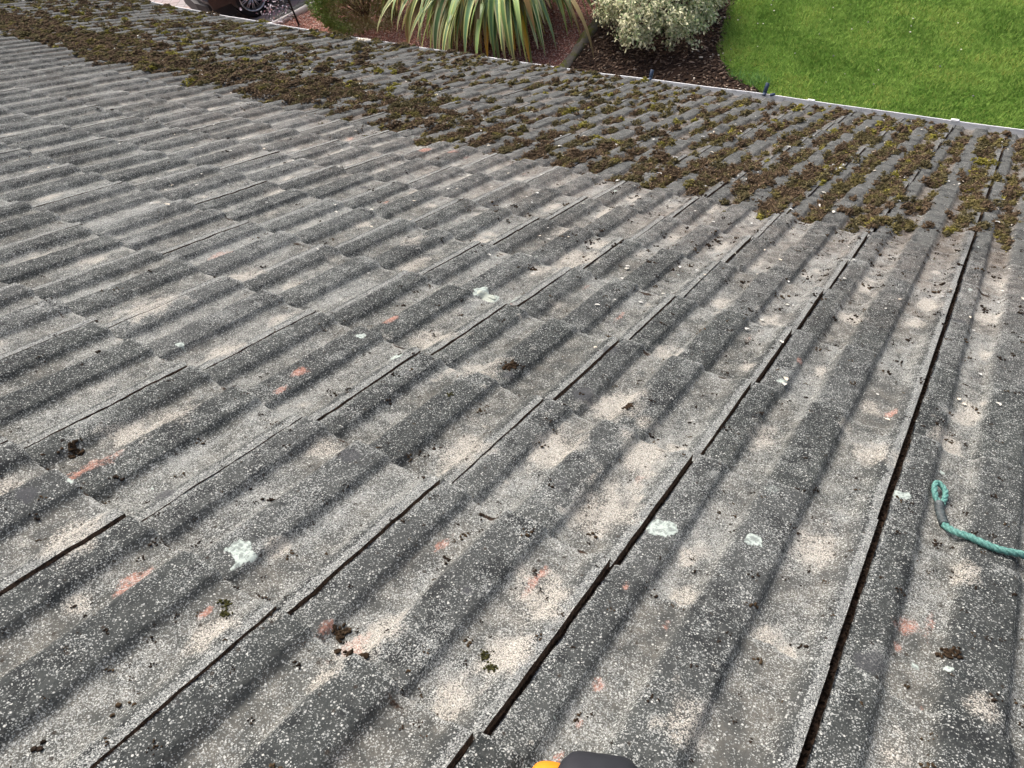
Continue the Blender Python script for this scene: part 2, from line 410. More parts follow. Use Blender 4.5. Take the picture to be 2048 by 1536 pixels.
# ---------------------------------------------------------------- house: roof
house = empty('house', (0, 0, 0))
tag(house, 'low house under a mossy grey concrete tile roof with a white gutter along its eaves', 'house')
CAMUV = (-0.027, -0.447)
def _xs(gap, nx):
    a = gap + (0.2985 - gap) * np.linspace(0, 1, nx)
    k = _px[(_px > gap + .0015) & (_px < .2975)]
    a = np.array([q for q in a if np.min(np.abs(k - q)) > .0016 or q in (a[0], a[-1])])
    return np.sort(np.concatenate([a, k]))
def build_tiles():
    Vs, Fs, A1, A2, A3, A4 = [], [], [], [], [], []; n0 = 0
    for c in range(COL0, COL1):
        for r in range(ROW0, ROW1):
            uc, vc = (c + .5) * TW, (r + .5) * TG
            d = math.hypot(uc - CAMUV[0], vc - CAMUV[1])
            hidden = vc < -0.75 or uc > 1.3 or (uc < -1.2 and vc < -0.6 + 0.15 * -uc * 0)
            if hidden: nx, ny = 22, 6
            elif d < 1.7: nx, ny = 84, 64
            elif d < 2.8: nx, ny = 56, 36
            elif d < 5.0: nx, ny = 36, 18
            else: nx, ny = 26, 10
            gap = GAPW.get(c, 0.0022 + 0.0025 * float(hsh(np.array([c]), np.array([3]))[0]))
            xs = np.concatenate([[gap, gap, gap], _xs(gap, nx), [0.2986, 0.2990, 0.312]])
            drop = np.zeros(len(xs)); drop[0] = .030; drop[1] = .012
            special = np.zeros(len(xs)); special[0] = 1; special[1] = 1; special[2] = .15; special[-3:] = (1.0, 1, 1)
            ys = np.concatenate([[-0.06], np.linspace(0, 0.985, ny), [0.992, 0.9965, 0.9985, 1.0, 1.0, 1.0]])
            rd = np.zeros(len(ys)); rd[-6:] = (0.0, .0003, .0010, .0026, 0.010, 0.034)
            X, Y = np.meshgrid(xs, ys)
            cc = np.full(X.shape, c); rr = np.full(X.shape, r)
            du, dv, dn, ro, pi_ = tvar(cc, rr)
            U = c * TW + X + du; V = (r + Y) * TG + dv
            chip = (fbm(U * 70, rr * 3.0, 9, 3) - .5) * 0.009
            V = V + chip * sst(0.93, 1.0, Y)
            sidechip = (fbm(V * 60, cc * 5.0, 19, 3) - .5) * 0.003
            U = U + sidechip * (X < gap + 0.002)
            N = tile_n(cc, rr, np.minimum(X, .2985), np.minimum(Y, 1), U, V)
            N = N - rd[:, None] - drop[None, :]
            N = np.where(X > .2988, N - 0.0150, N)
            if nx > 50:
                N = N + (fbm(U * 330, V * 330, 41, 2) - .5) * 0.0011
            n = N.size; idx = np.arange(n).reshape(N.shape) + n0
            F = np.stack([idx[:-1, :-1], idx[:-1, 1:], idx[1:, 1:], idx[1:, :-1]], -1).reshape(-1, 4)[:, ::-1]
            u, v = U.ravel(), V.ravel()
            b = blot(u, v, c, r)
            x, y = X.ravel(), Y.ravel()
            pan = panmask(x)
            trnd = np.full(n, float(hsh(np.array([c]), np.array([r]), np.array([77]))[0]))
            spec = np.tile(special[None, :], (len(ys), 1)).ravel()
            dirt_shade = np.maximum(b['d'], spec)
            foot_shade = sst(.042, .016, y) * (.5 + .5 * pan) * (.65 + .8 * fbm(u * 30, v * 30, 51))  # soil line doubling as a painted shadow below the upper tile's edge
            dirt_shade = np.maximum(dirt_shade, foot_shade)
            dirt_shade = np.maximum(dirt_shade, 0.75 * (rd > .006)[:, None].repeat(len(xs), 1).ravel())
            e_lip = sst(.283, .291, x) * (x < .2987) * 0.9
            e_low = sst(.965, .995, y) * 1.0
            e_left = sst(.014, .004, x - gap) * .7
            edge = np.maximum(np.maximum(e_lip, e_low), e_left)
            # steep flanks carry slightly more grit
            sl = np.abs(np.gradient(profile(xs), xs + np.arange(len(xs)) * 1e-9)); sl = np.tile(np.clip(sl / 1.2, 0, 1)[None, :], (len(ys), 1)).ravel()
            edge = edge + 0.05 * sl
            zone = sst(2.2, 2.55, v + (fbm(u * 2, v * 2, 8) - .5) * .3)
            brown = sst(1.2, 2.2, v + .5 * (fbm(u * 3, v * 3, 6) - .5)) * (.35 + .65 * pan) * (1 - .35 * zone) * sst(-6.5, -1, u + 0.5)
            brown = np.maximum(brown, sst(1.2, 2.2, v) * .35 * pan)
            cream = b['c'] * (1 - .6 * zone) + 0.22 * pan * sst(.45, .75, fbm(u * 14, v * 5, 23)) * (1 - zone)
            cream = np.maximum(cream, .25 * e_lip * (1 - zone)); b['p'] = np.maximum(b['p'] * (1 - .7 * zone), .9 * e_lip)
            Vs.append(np.stack([u, v, N.ravel()], 1)); Fs.append(F)
            A1.append(np.stack([cream, np.maximum(b['s'] * (1 - .7 * zone), .42 * pan * sst(.52, .72, fbm(u * 9, v * 4, 71)) * (1 - .6 * zone)), dirt_shade], 1))
            A2.append(np.stack([pan, trnd, np.clip(edge * .5 + .5, 0, 1) * 2 - 1], 1))
            A3.append(np.stack([zone, b['p'], brown], 1)); A4.append(np.stack([b['w'], b['k'], pan * 0], 1)); n0 += n
    return mesh('tiled_roof', np.concatenate(Vs), np.concatenate(Fs), MAT_TILE, house, True,
                {'patch': np.concatenate(A1), 'form': np.concatenate(A2), 'zone': np.concatenate(A3), 'crust': np.concatenate(A4)}, matrix=ROOF_M)
roof_o = build_tiles()

# underlay / battens below the tiles, so no light leaks, walls, fascia
MAT_DARK = plain('bitumen_felt', (0.02, 0.02, 0.02), 0.95, 0.1)
V, F = box(((COL0 + COL1) / 2 * TW, (ROW0 * TG + EAVE_V) / 2 - 0.04, -0.085), ((COL1 - COL0) * TW - .02, EAVE_V - ROW0 * TG - 0.1, 0.03))
mesh('roof_felt', V, F, MAT_DARK, house, False, matrix=ROOF_M)
def rw(u, v, n=0.0):
    return np.array([u, v * CP + n * SP, -v * SP + n * CP + OFFZ])
yE = rw(0, EAVE_V)[1]; zE = rw(0, EAVE_V)[2]
xa, xb = COL0 * TW + .3, COL1 * TW - .3
MAT_BRICK = NT('brick_wall', 0.9, 0.2)
bt = MAT_BRICK.n('ShaderNodeTexBrick', Scale=4.4, Color1=(0.28, 0.12, 0.08), Color2=(0.2, 0.09, 0.065), Mortar=(0.3, 0.28, 0.25), Vector=MAT_BRICK.coord())
bt.inputs['Mortar Size'].default_value = 0.012
MAT_BRICK.bump(bt.outputs['Fac'], -0.4, 0.004)
MAT_BRICK = MAT_BRICK.col(bt.outputs['Color'])
ridge = rw(0, ROW0 * TG)
wb = Buf()
wall_y = yE - 0.32
for c_, s_ in ((((xa + xb) / 2, wall_y, 1.15), (xb - xa, .25, 2.3)), (((xa + xb) / 2, 2 * ridge[1] - wall_y, 1.15), (xb - xa, .25, 2.3)),
               ((xa + .125, ridge[1], 1.15), (.25, 2 * (wall_y - ridge[1]) - .26, 2.3)), ((xb - .125, ridge[1], 1.15), (.25, 2 * (wall_y - ridge[1]) - .26, 2.3))):
    V, F = box(c_, s_); wb.add(V, F)
wb.build('wall', MAT_BRICK, house, False)
for xg in (xa + .12, xb - .12):      # gable triangles
    zt, zb = ridge[2] - .12, 2.31
    V = [(xg - .1, wall_y - .1, zb), (xg + .1, wall_y - .1, zb), (xg - .1, 2 * ridge[1] - wall_y + .1, zb), (xg + .1, 2 * ridge[1] - wall_y + .1, zb), (xg - .1, ridge[1], zt - .1), (xg + .1, ridge[1], zt - .1)]
    mesh('gable', V, [(0, 1, 5, 4), (3, 2, 4, 5), (0, 4, 2), (1, 3, 5), (0, 2, 3, 1)], MAT_BRICK, house, False)
MAT_WHITE = NT('weathered_white_plastic', 0.45, 0.4)
nn = MAT_WHITE.noise(14.0, 5, 0.6, MAT_WHITE.scale(MAT_WHITE.coord(), (1, 1, 1)))
n2 = MAT_WHITE.noise(90.0, 4, 0.7)
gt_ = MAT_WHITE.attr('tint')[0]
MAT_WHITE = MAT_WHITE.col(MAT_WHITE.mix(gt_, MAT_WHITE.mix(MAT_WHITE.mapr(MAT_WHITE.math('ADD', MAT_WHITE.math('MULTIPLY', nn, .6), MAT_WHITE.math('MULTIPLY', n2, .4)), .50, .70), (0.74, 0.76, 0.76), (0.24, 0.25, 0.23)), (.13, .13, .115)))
V, F = box(((xa + xb) / 2, yE - .035, zE - .16), (xb - xa + .6, .025, .22)); mesh('fascia', V, F, MAT_WHITE, house, False)
# the other side of the roof (outside the picture): plain sloping sheet of the same tiles' profile
xs = np.arange(COL0 * TW, COL1 * TW, .02); X, Y = np.meshgrid(xs, np.linspace(0, 1, 40))
sv = Y * (EAVE_V - ROW0 * TG)
PZ = profile(np.mod(X, TW)) - .015 * (1 - np.mod(Y * 21, 1))
BX, BY, BZ = X, ridge[1] - sv * CP - PZ * SP, ridge[2] - sv * SP + PZ * CP
idx = np.arange(X.size).reshape(X.shape)
F = np.stack([idx[:-1, :-1], idx[:-1, 1:], idx[1:, 1:], idx[1:, :-1]], -1).reshape(-1, 4)
mesh('rear_roof', np.stack([BX.ravel(), BY.ravel(), BZ.ravel()], 1), F, MAT_TILE, house)
rb = Buf()
for i in range(35):
    x0 = COL0 * TW + i * .45; th = np.linspace(-.25, math.pi + .25, 12)
    V = []
    for e, rr in ((0, .125), (.44, .125), (.44, .105), (0, .105)):
        V += [(x0 + e, ridge[1] + rr * math.cos(t), ridge[2] - .02 + rr * math.sin(t)) for t in th]
    F = [(a * 12 + q, a * 12 + q + 1, ((a + 1) % 4) * 12 + q + 1, ((a + 1) % 4) * 12 + q) for a in range(4) for q in range(11)]
    rb.add(V, F)
rb.build('ridge_tiles', MAT_TILE, house, True)

# ---------------------------------------------------------------- gutter
def gut(u): return np.interp(u, (-9, -5.5, -4.3, -3.4, -1.6, .1, 2), (-.010, -.014, -.020, -.018, .006, .018, .018)) + bulge(u)   # outer lip against the roof plane (sags in the middle)
def gutter():
    us = np.linspace(COL0 * TW + .1, COL1 * TW - .1, 160)
    prof = []
    for t in np.linspace(0, math.pi, 13): prof.append((0.056 - 0.056 * math.cos(t), -0.052 * math.sin(t)))      # inside
    prof += [(.112, .002), (.116, .003), (.120, .001), (.120, -.006), (.115, -.008)]
    for t in np.linspace(math.pi, 0, 13): prof.append((0.056 - 0.060 * math.cos(t), -0.008 - 0.050 * math.sin(t) - .002))
    k = len(prof); V = []
    for u in us:
        lip = rw(u, EAVE_V + .105, gut(u)); sag = .0025 * math.sin(u * 2.7) + .0015 * math.sin(u * 7.1)
        for (a, b) in prof: V.append((u, lip[1] - .118 + a, lip[2] + b + sag))
    F = [(i * k + q, i * k + (q + 1) % k, (i + 1) * k + (q + 1) % k, (i + 1) * k + q) for i in range(len(us) - 1) for q in range(k)]
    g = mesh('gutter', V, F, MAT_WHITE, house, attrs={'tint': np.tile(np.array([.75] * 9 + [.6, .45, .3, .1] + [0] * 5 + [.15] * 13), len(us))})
    for u in (-8.2, -6.6, -4.9, -3.35, -1.22, -.31, 1.1):   # union clips standing on the lip
        lip = rw(u, EAVE_V + .105, gut(u))
        rounded('gutter_clip', (u, lip[1] - .001, lip[2] + .002), (.035 if u < -2 else .05, .018, .014), MAT_WHITE, g, .004)
    blue = plain('dark_blue_plastic', (0.03, 0.055, 0.10), .5, .4)
    for u, h, ln in ((-1.545, .085, .03), (-2.43, .075, .02)):
        lip = rw(u, EAVE_V + .105, gut(u))
        b = Buf()
        M = Matrix.Rotation(math.radians(10), 3, 'Y') @ Matrix.Rotation(math.radians(-14), 3, 'X')
        V, F = box((0, 0, 0), (.027, .006, h), M); b.add(V + np.array([lip[0], lip[1] + .012, lip[2] + h * .42]), F)
        V, F = box((0, 0, 0), (.022, .03, .012), Matrix.Rotation(.1, 3, 'Z')); b.add(V + np.array([lip[0] - .003, lip[1] - .006, lip[2] + .006]), F)
        if ln > .025:
            V, F = box((0, 0, 0), (.034, .016, .014), Matrix.Rotation(.5, 3, 'Z')); b.add(V + np.array([lip[0] + .055, lip[1] - .004, lip[2] + .008]), F)
        b.build('gutter_strap', blue, g, False)
    return g
gutter()

# ---------------------------------------------------------------- crusty lichens lying on the tiles
def drape_patch(buf, u0, v0, r, st, col, seed, th=0.0012):
    k = 44; th_ = np.linspace(0, 2 * np.pi, k, endpoint=False)
    rad = r * (0.72 + 0.6 * vnoise(np.cos(th_) * 1.6 + seed, np.sin(th_) * 1.6, 5) + .22 * (vnoise(np.cos(th_) * 7 + seed, np.sin(th_) * 7, 9) - .5))
    V = []; rings = (0, .35, .7, .92, 1.0)
    for q in rings:
        for i in range(k):
            uu = u0 + q * rad[i] * math.cos(th_[i]); vv = v0 + q * rad[i] * math.sin(th_[i]) * st
            V.append((uu, vv, 0))
    V = np.array(V)
    V[:, 2] = Hs(V[:, 0], V[:, 1]) + th * (.6 + .8 * vnoise(V[:, 0] * 400, V[:, 1] * 400, 3)); V[-k:, 2] -= th * 1.3
    F = [(a * k + i, (a + 1) * k + i, (a + 1) * k + (i + 1) % k, a * k + (i + 1) % k) for a in range(len(rings) - 1) for i in range(k)]
    buf.add(V, F, col)
lb = Buf()
for i in range(5): drape_patch(lb, -1.0 + R_.gauss(0, .018), 1.053 + R_.gauss(0, .010), R_.uniform(.010, .018), .7, (.40, .44, .38), i * 7.3, .004)
mlich = NT('crusty_lichen', 0.95, .1)
cc_ = mlich.attrc('tint')
mlich.bump(mlich.noise(500.0, 3), .6, .001)
MAT_LICH = mlich.col(mlich.mix(mlich.mapr(mlich.noise(260.0, 3, .7), .52, .72, 0, .8), cc_, (.16, .17, .15)))
ob = lb.build('lichen_tuft', MAT_LICH, None, True, ROOF_M, 'tint')
tag(ob, 'grey green tuft of crusty lichen on a roll of the middle roof tiles', 'lichen')

# ---------------------------------------------------------------- moss
def ico(sub):
    bm = bmesh.new(); bmesh.ops.create_icosphere(bm, subdivisions=sub, radius=1)
    V = np.array([v.co[:] for v in bm.verts]); F = np.array([[v.index for v in f.verts] for f in bm.faces]); bm.free(); return V, F
I1, I2 = ico(1), ico(2)
mm = NT('roof_moss', 1.0, .05)
cc_ = mm.attrc('tint')
n3 = mm.noise(260.0, 4, .75)
mm.bump(mm.math('ADD', mm.noise(420.0, 3, .7), mm.noise(130.0, 3)), 1.0, .004)
MAT_MOSS = mm.col(mm.mix(mm.mapr(n3, .3, .7), mm.mix(.55, cc_, (0.0, 0.0, 0.0)), mm.mix(1.0, cc_, (1.5, 1.5, 1.5), 'MULTIPLY')))
MB_, MG_, MY_, MO_ = (0.115, 0.084, 0.053), (0.130, 0.112, 0.046), (0.20, 0.185, 0.04), (0.100, 0.088, 0.048)

def blobs(cen, rad, tint, hi):
    """merge many small displaced blobs; cen (n,3), rad (n,), tint (n,3)"""
    B, F = (I2 if hi else I1); n = len(cen); k = len(B)
    a = rng.uniform(0, 6.28, n); ca, sa = np.cos(a), np.sin(a)
    S = rng.uniform(.7, 1.35, (n, 1, 3)); S[..., 2] *= .75
    d = 1 + rng.uniform(-.33, .33, (n, k, 1))
    P = B[None] * S * d
    X = P[..., 0] * ca[:, None] - P[..., 1] * sa[:, None]; Y = P[..., 0] * sa[:, None] + P[..., 1] * ca[:, None]
    P = np.stack([X, Y, P[..., 2]], -1) * rad[:, None, None] + cen[:, None, :]
    T = np.repeat(tint[:, None, :], k, 1) * rng.uniform(.65, 1.4, (n, k, 1))
    return P.reshape(-1, 3), (F[None] + (np.arange(n) * k)[:, None, None]).reshape(-1, 3), T.reshape(-1, 3)

def blades(cen, ln, wd, tint, flat=.5):
    n = len(cen)
    d = rng.normal(0, 1, (n, 3)); d[:, 2] = np.abs(d[:, 2]) * flat + .15; d /= np.linalg.norm(d, axis=1)[:, None]
    s = np.cross(d, rng.normal(0, 1, (n, 3))); s /= np.linalg.norm(s, axis=1)[:, None] + 1e-9
    A = cen - s * wd[:, None]; B = cen + s * wd[:, None]; C_ = cen + d * ln[:, None]
    V = np.stack([A, B, C_], 1).reshape(-1, 3)
    return V, np.arange(n * 3).reshape(-1, 3), np.repeat(tint * rng.uniform(.6, 1.5, (n, 1)), 3, 0)

def moss_points():
    out = []
    N = 90000
    u = rng.uniform(-11.5, 1.3, N); v = rng.uniform(2.25, 5.30, N)
    x = np.mod(u, TW); pan = panmask(x); y = np.mod(v / TG, 1)
    row = v / TG
    edge_row = np.interp(u, (-12, -9, -6.6, -5.67, -2.8, -.4, -.05, .2), (9.6, 9.0, 8.3, 7.9, 7.1, 7.0, 7.7, 8.1)) + (vnoise(np.floor(u / .15), u * 0, 4) - .5) * .55
    inside = sst(-.05, .10, row - edge_row)
    belt = np.exp(-((row - edge_row - .8 - .5 * vnoise(u * .8, v, 2)) / 1.0) ** 2)
    belt *= sst(.3, -1.0, u) * .85 + .15
    far = .55 + .22 * sst(10.5, 8.5, row)
    clump = sst(.36, .58, fbm(u * 5.5, v * 4.0, 12, 3))
    on_pan = .03 + .97 * pan ** 3
    near_right = sst(-2.0, -.3, u)
    lf = sst(-1.6, -4.5, u); on_pan = on_pan * (1 - .55 * lf) + lf * (.32 + .38 * belt)
    low = .55 + .6 * sst(.3, .95, y)
    p = inside * on_pan * low * (far * clump + 1.0 * 1.25 * belt * (.45 + .55 * clump) + near_right * .70 * (.30 + .70 * clump) * sst(16.2, 14.5, row))
    p = p + .30 * inside * ((x > .262) | (x < .012)) * sst(.48, .6, fbm(u * 3, v * 7, 77)) * sst(-3, -1, u)
    keep = rng.uniform(0, 1, N) < np.clip(p * .72, 0, 1)
    return u[keep], v[keep], belt[keep], pan[keep], row[keep]
mu, mv, mbelt, mpan, mrow = moss_points()
def build_moss():
    C, Rr, T, near = [], [], [], []
    BC, BL, BW, BT = [], [], [], []
    for u, v, b, pn, row in zip(mu, mv, mbelt, mpan, mrow):
        s = min(.046, .011 + abs(R_.gauss(0, .0125))) * (1.3 if R_.random() < .15 else 1.0)
        d = math.hypot(u, v + .447)
        n = int(7 + (s / .012) ** 2 * 5.5)
        q = R_.random()
        if b > .45: base = MB_ if q < .62 else (MO_ if q < .9 else MG_)
        else: base = MB_ if q < .40 else (MO_ if q < .70 else (MG_ if q < .93 else MY_))
        g = rng.normal(0, .5, (n, 2)); g = g[np.hypot(g[:, 0], g[:, 1]) < 1.25]
        uu = u + g[:, 0] * s * (.72 if u > -5 else 1); vv = v + g[:, 1] * s * 1.35
        dome = np.clip(1 - (g[:, 0] ** 2 + g[:, 1] ** 2) * .75, 0, 1)
        hh = Hs(uu, np.minimum(vv, EAVE_V - .003)) + dome * s * rng.uniform(.1, .72, len(g))
        C.append(np.stack([uu, vv, hh], 1)); Rr.append(rng.uniform(.0022, .0068, len(g)) * (1 + .25 * (d > 5)))
        tt = np.tile(np.array(base), (len(g), 1)); top = dome[:, None] * .35 * (base is not MB_)
        tt = tt * (1 - top) + np.array(MG_ if q < .94 else MY_) * top
        T.append(tt); near.append(np.full(len(g), d < 3.4))
        m = int((95 if d < 3.6 else (46 if d < 5 else 18)) * s / .02)
        j = rng.integers(0, len(g), m)
        BC.append(C[-1][j] + rng.normal(0, .003, (m, 3))); BL.append(rng.uniform(.007, .020, m)); BW.append(rng.uniform(.0008, .0018, m) * (1 if d < 4 else 1.5)); BT.append(T[-1][j])
    C, Rr, T, near = map(np.concatenate, (C, Rr, T, near))
    V1, F1, T1 = blobs(C, Rr, T, False)
    BC, BL, BW, BT = map(np.concatenate, (BC, BL, BW, BT))
    V2, F2, T2 = blades(BC, BL, BW, BT * rng.uniform(.7, 2.5, (len(BT), 1)))
    print('moss blobs', len(C), 'blades', len(BC))
    o = mesh('roof_moss', np.concatenate([V1, V2]), np.concatenate([F1, F2 + len(V1)]), MAT_MOSS, None, True, {'tint': np.concatenate([T1, T2])}, matrix=ROOF_M)
    tag(o, 'brown and olive green moss clumps lying loose over the lower courses of the roof', 'moss', kind='stuff')
build_moss()

# crumbs of dead moss strewn over the cleaned upper tiles and along the joints
def build_crumbs():
    C, Rr, T = [], [], []
    def add(u, v, s, n, t, sq=1.0):
        g = rng.normal(0, .55, (n, 2)); uu = u + g[:, 0] * s; vv = v + g[:, 1] * s * sq
        C.append(np.stack([uu, vv, Hs(uu, vv) + rng.uniform(0, .5, n) * s * .5], 1)); Rr.append(rng.uniform(.16, .34, n) * s); T.append(np.tile(np.array(t), (n, 1)))
    for i in range(8500):
        u = -rng.exponential(1.9) + .9 if i % 3 else R_.uniform(-1.2, .5); v = R_.uniform(-.5, 2.7)
        if u < -6: continue
        x = u % TW
        if panmask(np.array([x]))[0] < .4 and R_.random() < .5: continue
        s = min(.0010 + rng.exponential(.0022), .009) * (1.0 if v < 1.5 else 1.5)
        add(u, v, s, 3 if s < .003 else 6, (0.035, .026, .019) if R_.random() < .7 else (.07, .05, .03))
    for c in range(-16, 4):          # against the steps
        for r in range(-2, 7):
            for pc in (.088, .230):
                if R_.random() < .5:
                    u = c * TW + pc + R_.uniform(-.03, .03); v = (r + 1) * TG + R_.uniform(.004, .012)
                    for k in range(R_.randint(2, 9)): add(u + R_.gauss(0, .012), v + abs(R_.gauss(0, .006)), R_.uniform(.002, .006), 5, (.055, .038, .024), .6)
                if R_.random() < .35:
                    u = c * TW + pc + R_.uniform(-.03, .03); v = (r + 1) * TG - R_.uniform(.004, .03)
                    for k in range(R_.randint(2, 8)): add(u + R_.gauss(0, .014), v - abs(R_.gauss(0, .008)), R_.uniform(.0015, .005), 4, (.06, .04, .026))
    for (u, v, s, n) in ((-.735, .748, .013, 50), (.125, .455, .010, 34), (-.995, 1.27, .010, 30), (-.47, .76, .009, 30), (-1.14, .06, .012, 40), (-.487, .008, .013, 60), (-.53, .035, .010, 40)):
        add(u, v, s, n, (.05, .035, .022))
    for (u, v) in ((-.668, -.025), (-.655, -.036), (-.36, .11), (-.345, .10), (-.75, .56)): add(u, v, .006, 30, (.05, .05, .018))
    for i in range(22000):            # litter between the clumps
        u = R_.uniform(-8, 1.2); v = R_.uniform(2.2, 5.27)
        if panmask(np.array([u % TW]))[0] < .6 and R_.random() < .8: continue
        add(u, v, min(.002 + rng.exponential(.003), .012), 6, (.075, .055, .035) if R_.random() < .8 else (.11, .10, .04))
    # soil crumbs filling the joints
    for c in range(-14, 3):
        for v in np.arange(-.6, 2.35, .008 if c > -4 else .02):
            gw = GAPW.get(c, .004)
            n = 2
            C.append(np.stack([c * TW + rng.uniform(.0, gw, n), v + rng.normal(0, .003, n), np.full(n, -TT * (1 - (v / TG) % 1) - .0150) + rng.uniform(-.002, .001, n)], 1))
            Rr.append(rng.uniform(.0012, .0026, n)); T.append(np.tile(np.array((.026, .019, .014)) * R_.uniform(.6, 1.5), (n, 1)))
    C, Rr, T = map(np.concatenate, (C, Rr, T))
    V, F, T1 = blobs(C, Rr, T, False)
    o = mesh('moss_crumbs', V, F, MAT_MOSS, None, True, {'tint': T1}, matrix=ROOF_M)
    tag(o, 'dark brown crumbs of dead moss strewn over the cleaned upper tiles and in their joints', 'moss', kind='stuff')
build_crumbs()

# pale curled flakes of lichen among the moss
def build_flakes():
    b = Buf()
    def flake(u, v, L, wd, up=.5):
        a = R_.uniform(0, 6.28); n = 7; cv = R_.uniform(.5, 2.0) * R_.choice((-1, 1)); z0 = float(Hs(u, v)) + R_.uniform(.006, .02) * up
        P = []; th = a
        p = np.array([u, v])
        for i in range(n):
            P.append((p[0], p[1], z0 + .22 * L * math.sin(i / (n - 1) * math.pi) * up)); th += cv / n * 1.6
            p = p + np.array([math.cos(th), math.sin(th)]) * L / n
        P = np.array(P); T = np.gradient(P, axis=0); S = np.cross(T, (0, 0, 1)); S /= np.linalg.norm(S, axis=1)[:, None] + 1e-9
        w_ = 1.4 * wd * np.sin(np.linspace(.25, math.pi - .25, n))[:, None] * rng.uniform(.8, 1.2, (n, 1))
        up_ = np.array([0, 0, wd * .35])
        V = np.concatenate([P - S * w_ + up_, P, P + S * w_ + up_, P - np.array([0, 0, .0012])])
        F = [(k * n + i, (k + 1) * n + i, (k + 1) * n + i + 1, k * n + i + 1) for k in (0, 1) for i in range(n - 1)]
        c = R_.choice(((.62, .62, .55), (.55, .56, .52), (.66, .60, .48), (.5, .52, .5)))
        b.add(V, F, c)
    j = rng.permutation(len(mu))[:900]
    for k in j: flake(mu[k] + R_.gauss(0, .04), min(mv[k] + R_.gauss(0, .04), EAVE_V - .02), R_.uniform(.012, .032) * (1.6 if R_.random() < .12 else 1), R_.uniform(.002, .005))
    for k in range(160): flake(R_.uniform(-3, .4), R_.uniform(.9, 2.3), R_.uniform(.006, .018), R_.uniform(.0015, .004), .3)
    for (u, v, L, wd) in ((-.25, 1.075, .018, .004), (-.246, 1.065, .014, .004)): flake(u, v, L, wd)
    mf = NT('dry_lichen_flake', .8, .2)
    o = b.build('lichen_flakes', mf.col(mf.mix(mf.mapr(mf.noise(300.0), .4, .7, 0, .5), mf.attrc('tint'), (.3, .28, .22))), None, True, ROOF_M, 'tint')
    tag(o, 'small pale curled flakes of dried lichen littered among the roof moss', 'debris', kind='stuff')
build_flakes()

# two chalky white lichen lumps at the gutter edge beside the conifer
def lump(u, v, r, sx, label):
    V, F = I2; V = V.copy()
    V *= 1 + .35 * (vnoise(V[:, :1] * 3 + u, V[:, 1:2] * 3 + V[:, 2:] * 2, 3) - .5) * 2
    V = V * np.array([sx, .8, .55]) * r
    m_ = NT('chalky_' + 'crust', .9, .1)
    mt_ = m_.col(m_.mix(m_.mapr(m_.noise(60.0, 4), .45, .6), (.62, .60, .52), (.2, .18, .12)))
    z = float(Hs(u, v)) + r * .35
    o = mesh('lichen_lump', V + np.array([u, v, z]), F, mt_, None, True, matrix=ROOF_M)
    tag(o, label, 'lichen')
lump(-5.10, 5.12, .045, 1.7, 'white chalky lump on the mossy roof edge below the dark conifer bush')

# ---------------------------------------------------------------- rope with an eye splice
ROPE = [(0.0752, 0.8038), (0.0825, 0.7829), (0.0911, 0.7623), (0.0963, 0.7522), (0.1083, 0.7384), (0.1272, 0.7305), (0.1483, 0.7247), (0.168, 0.7226), (0.1958, 0.7296), (0.231, 0.7465), (0.2963, 0.7928), (0.3984, 0.8906), (0.5111, 1.0277)]
EYE = [(0.0761, 0.8159), (0.0697, 0.8219), (0.0645, 0.8348), (0.0647, 0.8498), (0.0711, 0.8527), (0.0807, 0.844), (0.0836, 0.8307), (0.0825, 0.8136)]
def rope_path(P, r, n, lift=0.0):
    S = smooth(np.array([(a, b, 0) for a, b in P]), n)
    h = np.max([Hs(S[:, 0] + a, S[:, 1] + b) for a in (-.006, 0, .006) for b in (-.006, 0, .006)], 0) + r
    x_ = np.concatenate([[0], np.cumsum(np.linalg.norm(np.diff(S[:, :2], axis=0), axis=1))])
    hull = []                                   # the rope is stiff: it bridges the hollows
    for i in range(n):
        while len(hull) > 1 and (h[hull[-1]] - h[hull[-2]]) * (x_[i] - x_[hull[-2]]) <= (h[i] - h[hull[-2]]) * (x_[hull[-1]] - x_[hull[-2]]): hull.pop()
        hull.append(i)
    h2 = np.interp(x_, x_[hull], h[hull]); h = np.minimum(h2, h + .010)
    kk = max(3, n // 12) | 1; w_ = np.hanning(kk + 2)[1:-1]; w_ /= w_.sum()
    h = np.convolve(np.pad(h, kk // 2, 'edge'), w_, 'valid')
    S[:, 2] = h + lift
    return S
def strands(buf, S, R0, rs, pitch, k=3, tint=(.06, .30, .26)):
    seg = np.linalg.norm(np.diff(S, axis=0), axis=1); L = np.concatenate([[0], np.cumsum(seg)])
    T = np.gradient(S, axis=0); T /= np.linalg.norm(T, axis=1)[:, None]
    up = np.tile([0, 0, 1.0], (len(S), 1)); B = np.cross(T, up); B /= np.linalg.norm(B, axis=1)[:, None]; N = np.cross(B, T)
    for q in range(k):
        ph = L / pitch * 2 * np.pi + q * 2 * np.pi / k
        add_tube(buf, S + R0 * (np.cos(ph)[:, None] * N + np.sin(ph)[:, None] * B), rs, 8, tint)
    return L, T, N, B
mr = NT('green_polypropylene_rope', .65, .25)
mr.bump(mr.noise(900.0, 3, .7, mr.scale(mr.coord(), (1, 1, 1))), .7, .001)
MAT_ROPE = mr.col(mr.mix(mr.mapr(mr.noise(350.0, 4, .7), .3, .7), (0.04, .145, .13), (.17, .36, .31)))
rope_e = empty('rope', tuple(ROOF_M @ Vector((.08, .80, 0))))
tag(rope_e, 'frayed turquoise green rope with a taped eye lying across the tiles at the right', 'rope')
bpy.context.view_layer.update()
def roofchild(b, name, mat, par):
    o = b.build(name, mat, None, True)
    M = par.matrix_world.inverted() @ ROOF_M
    o.parent = par; o.matrix_parent_inverse = Matrix.Identity(4); o.matrix_basis = M
    return o
S = rope_path(ROPE[2:], .0055, 300)
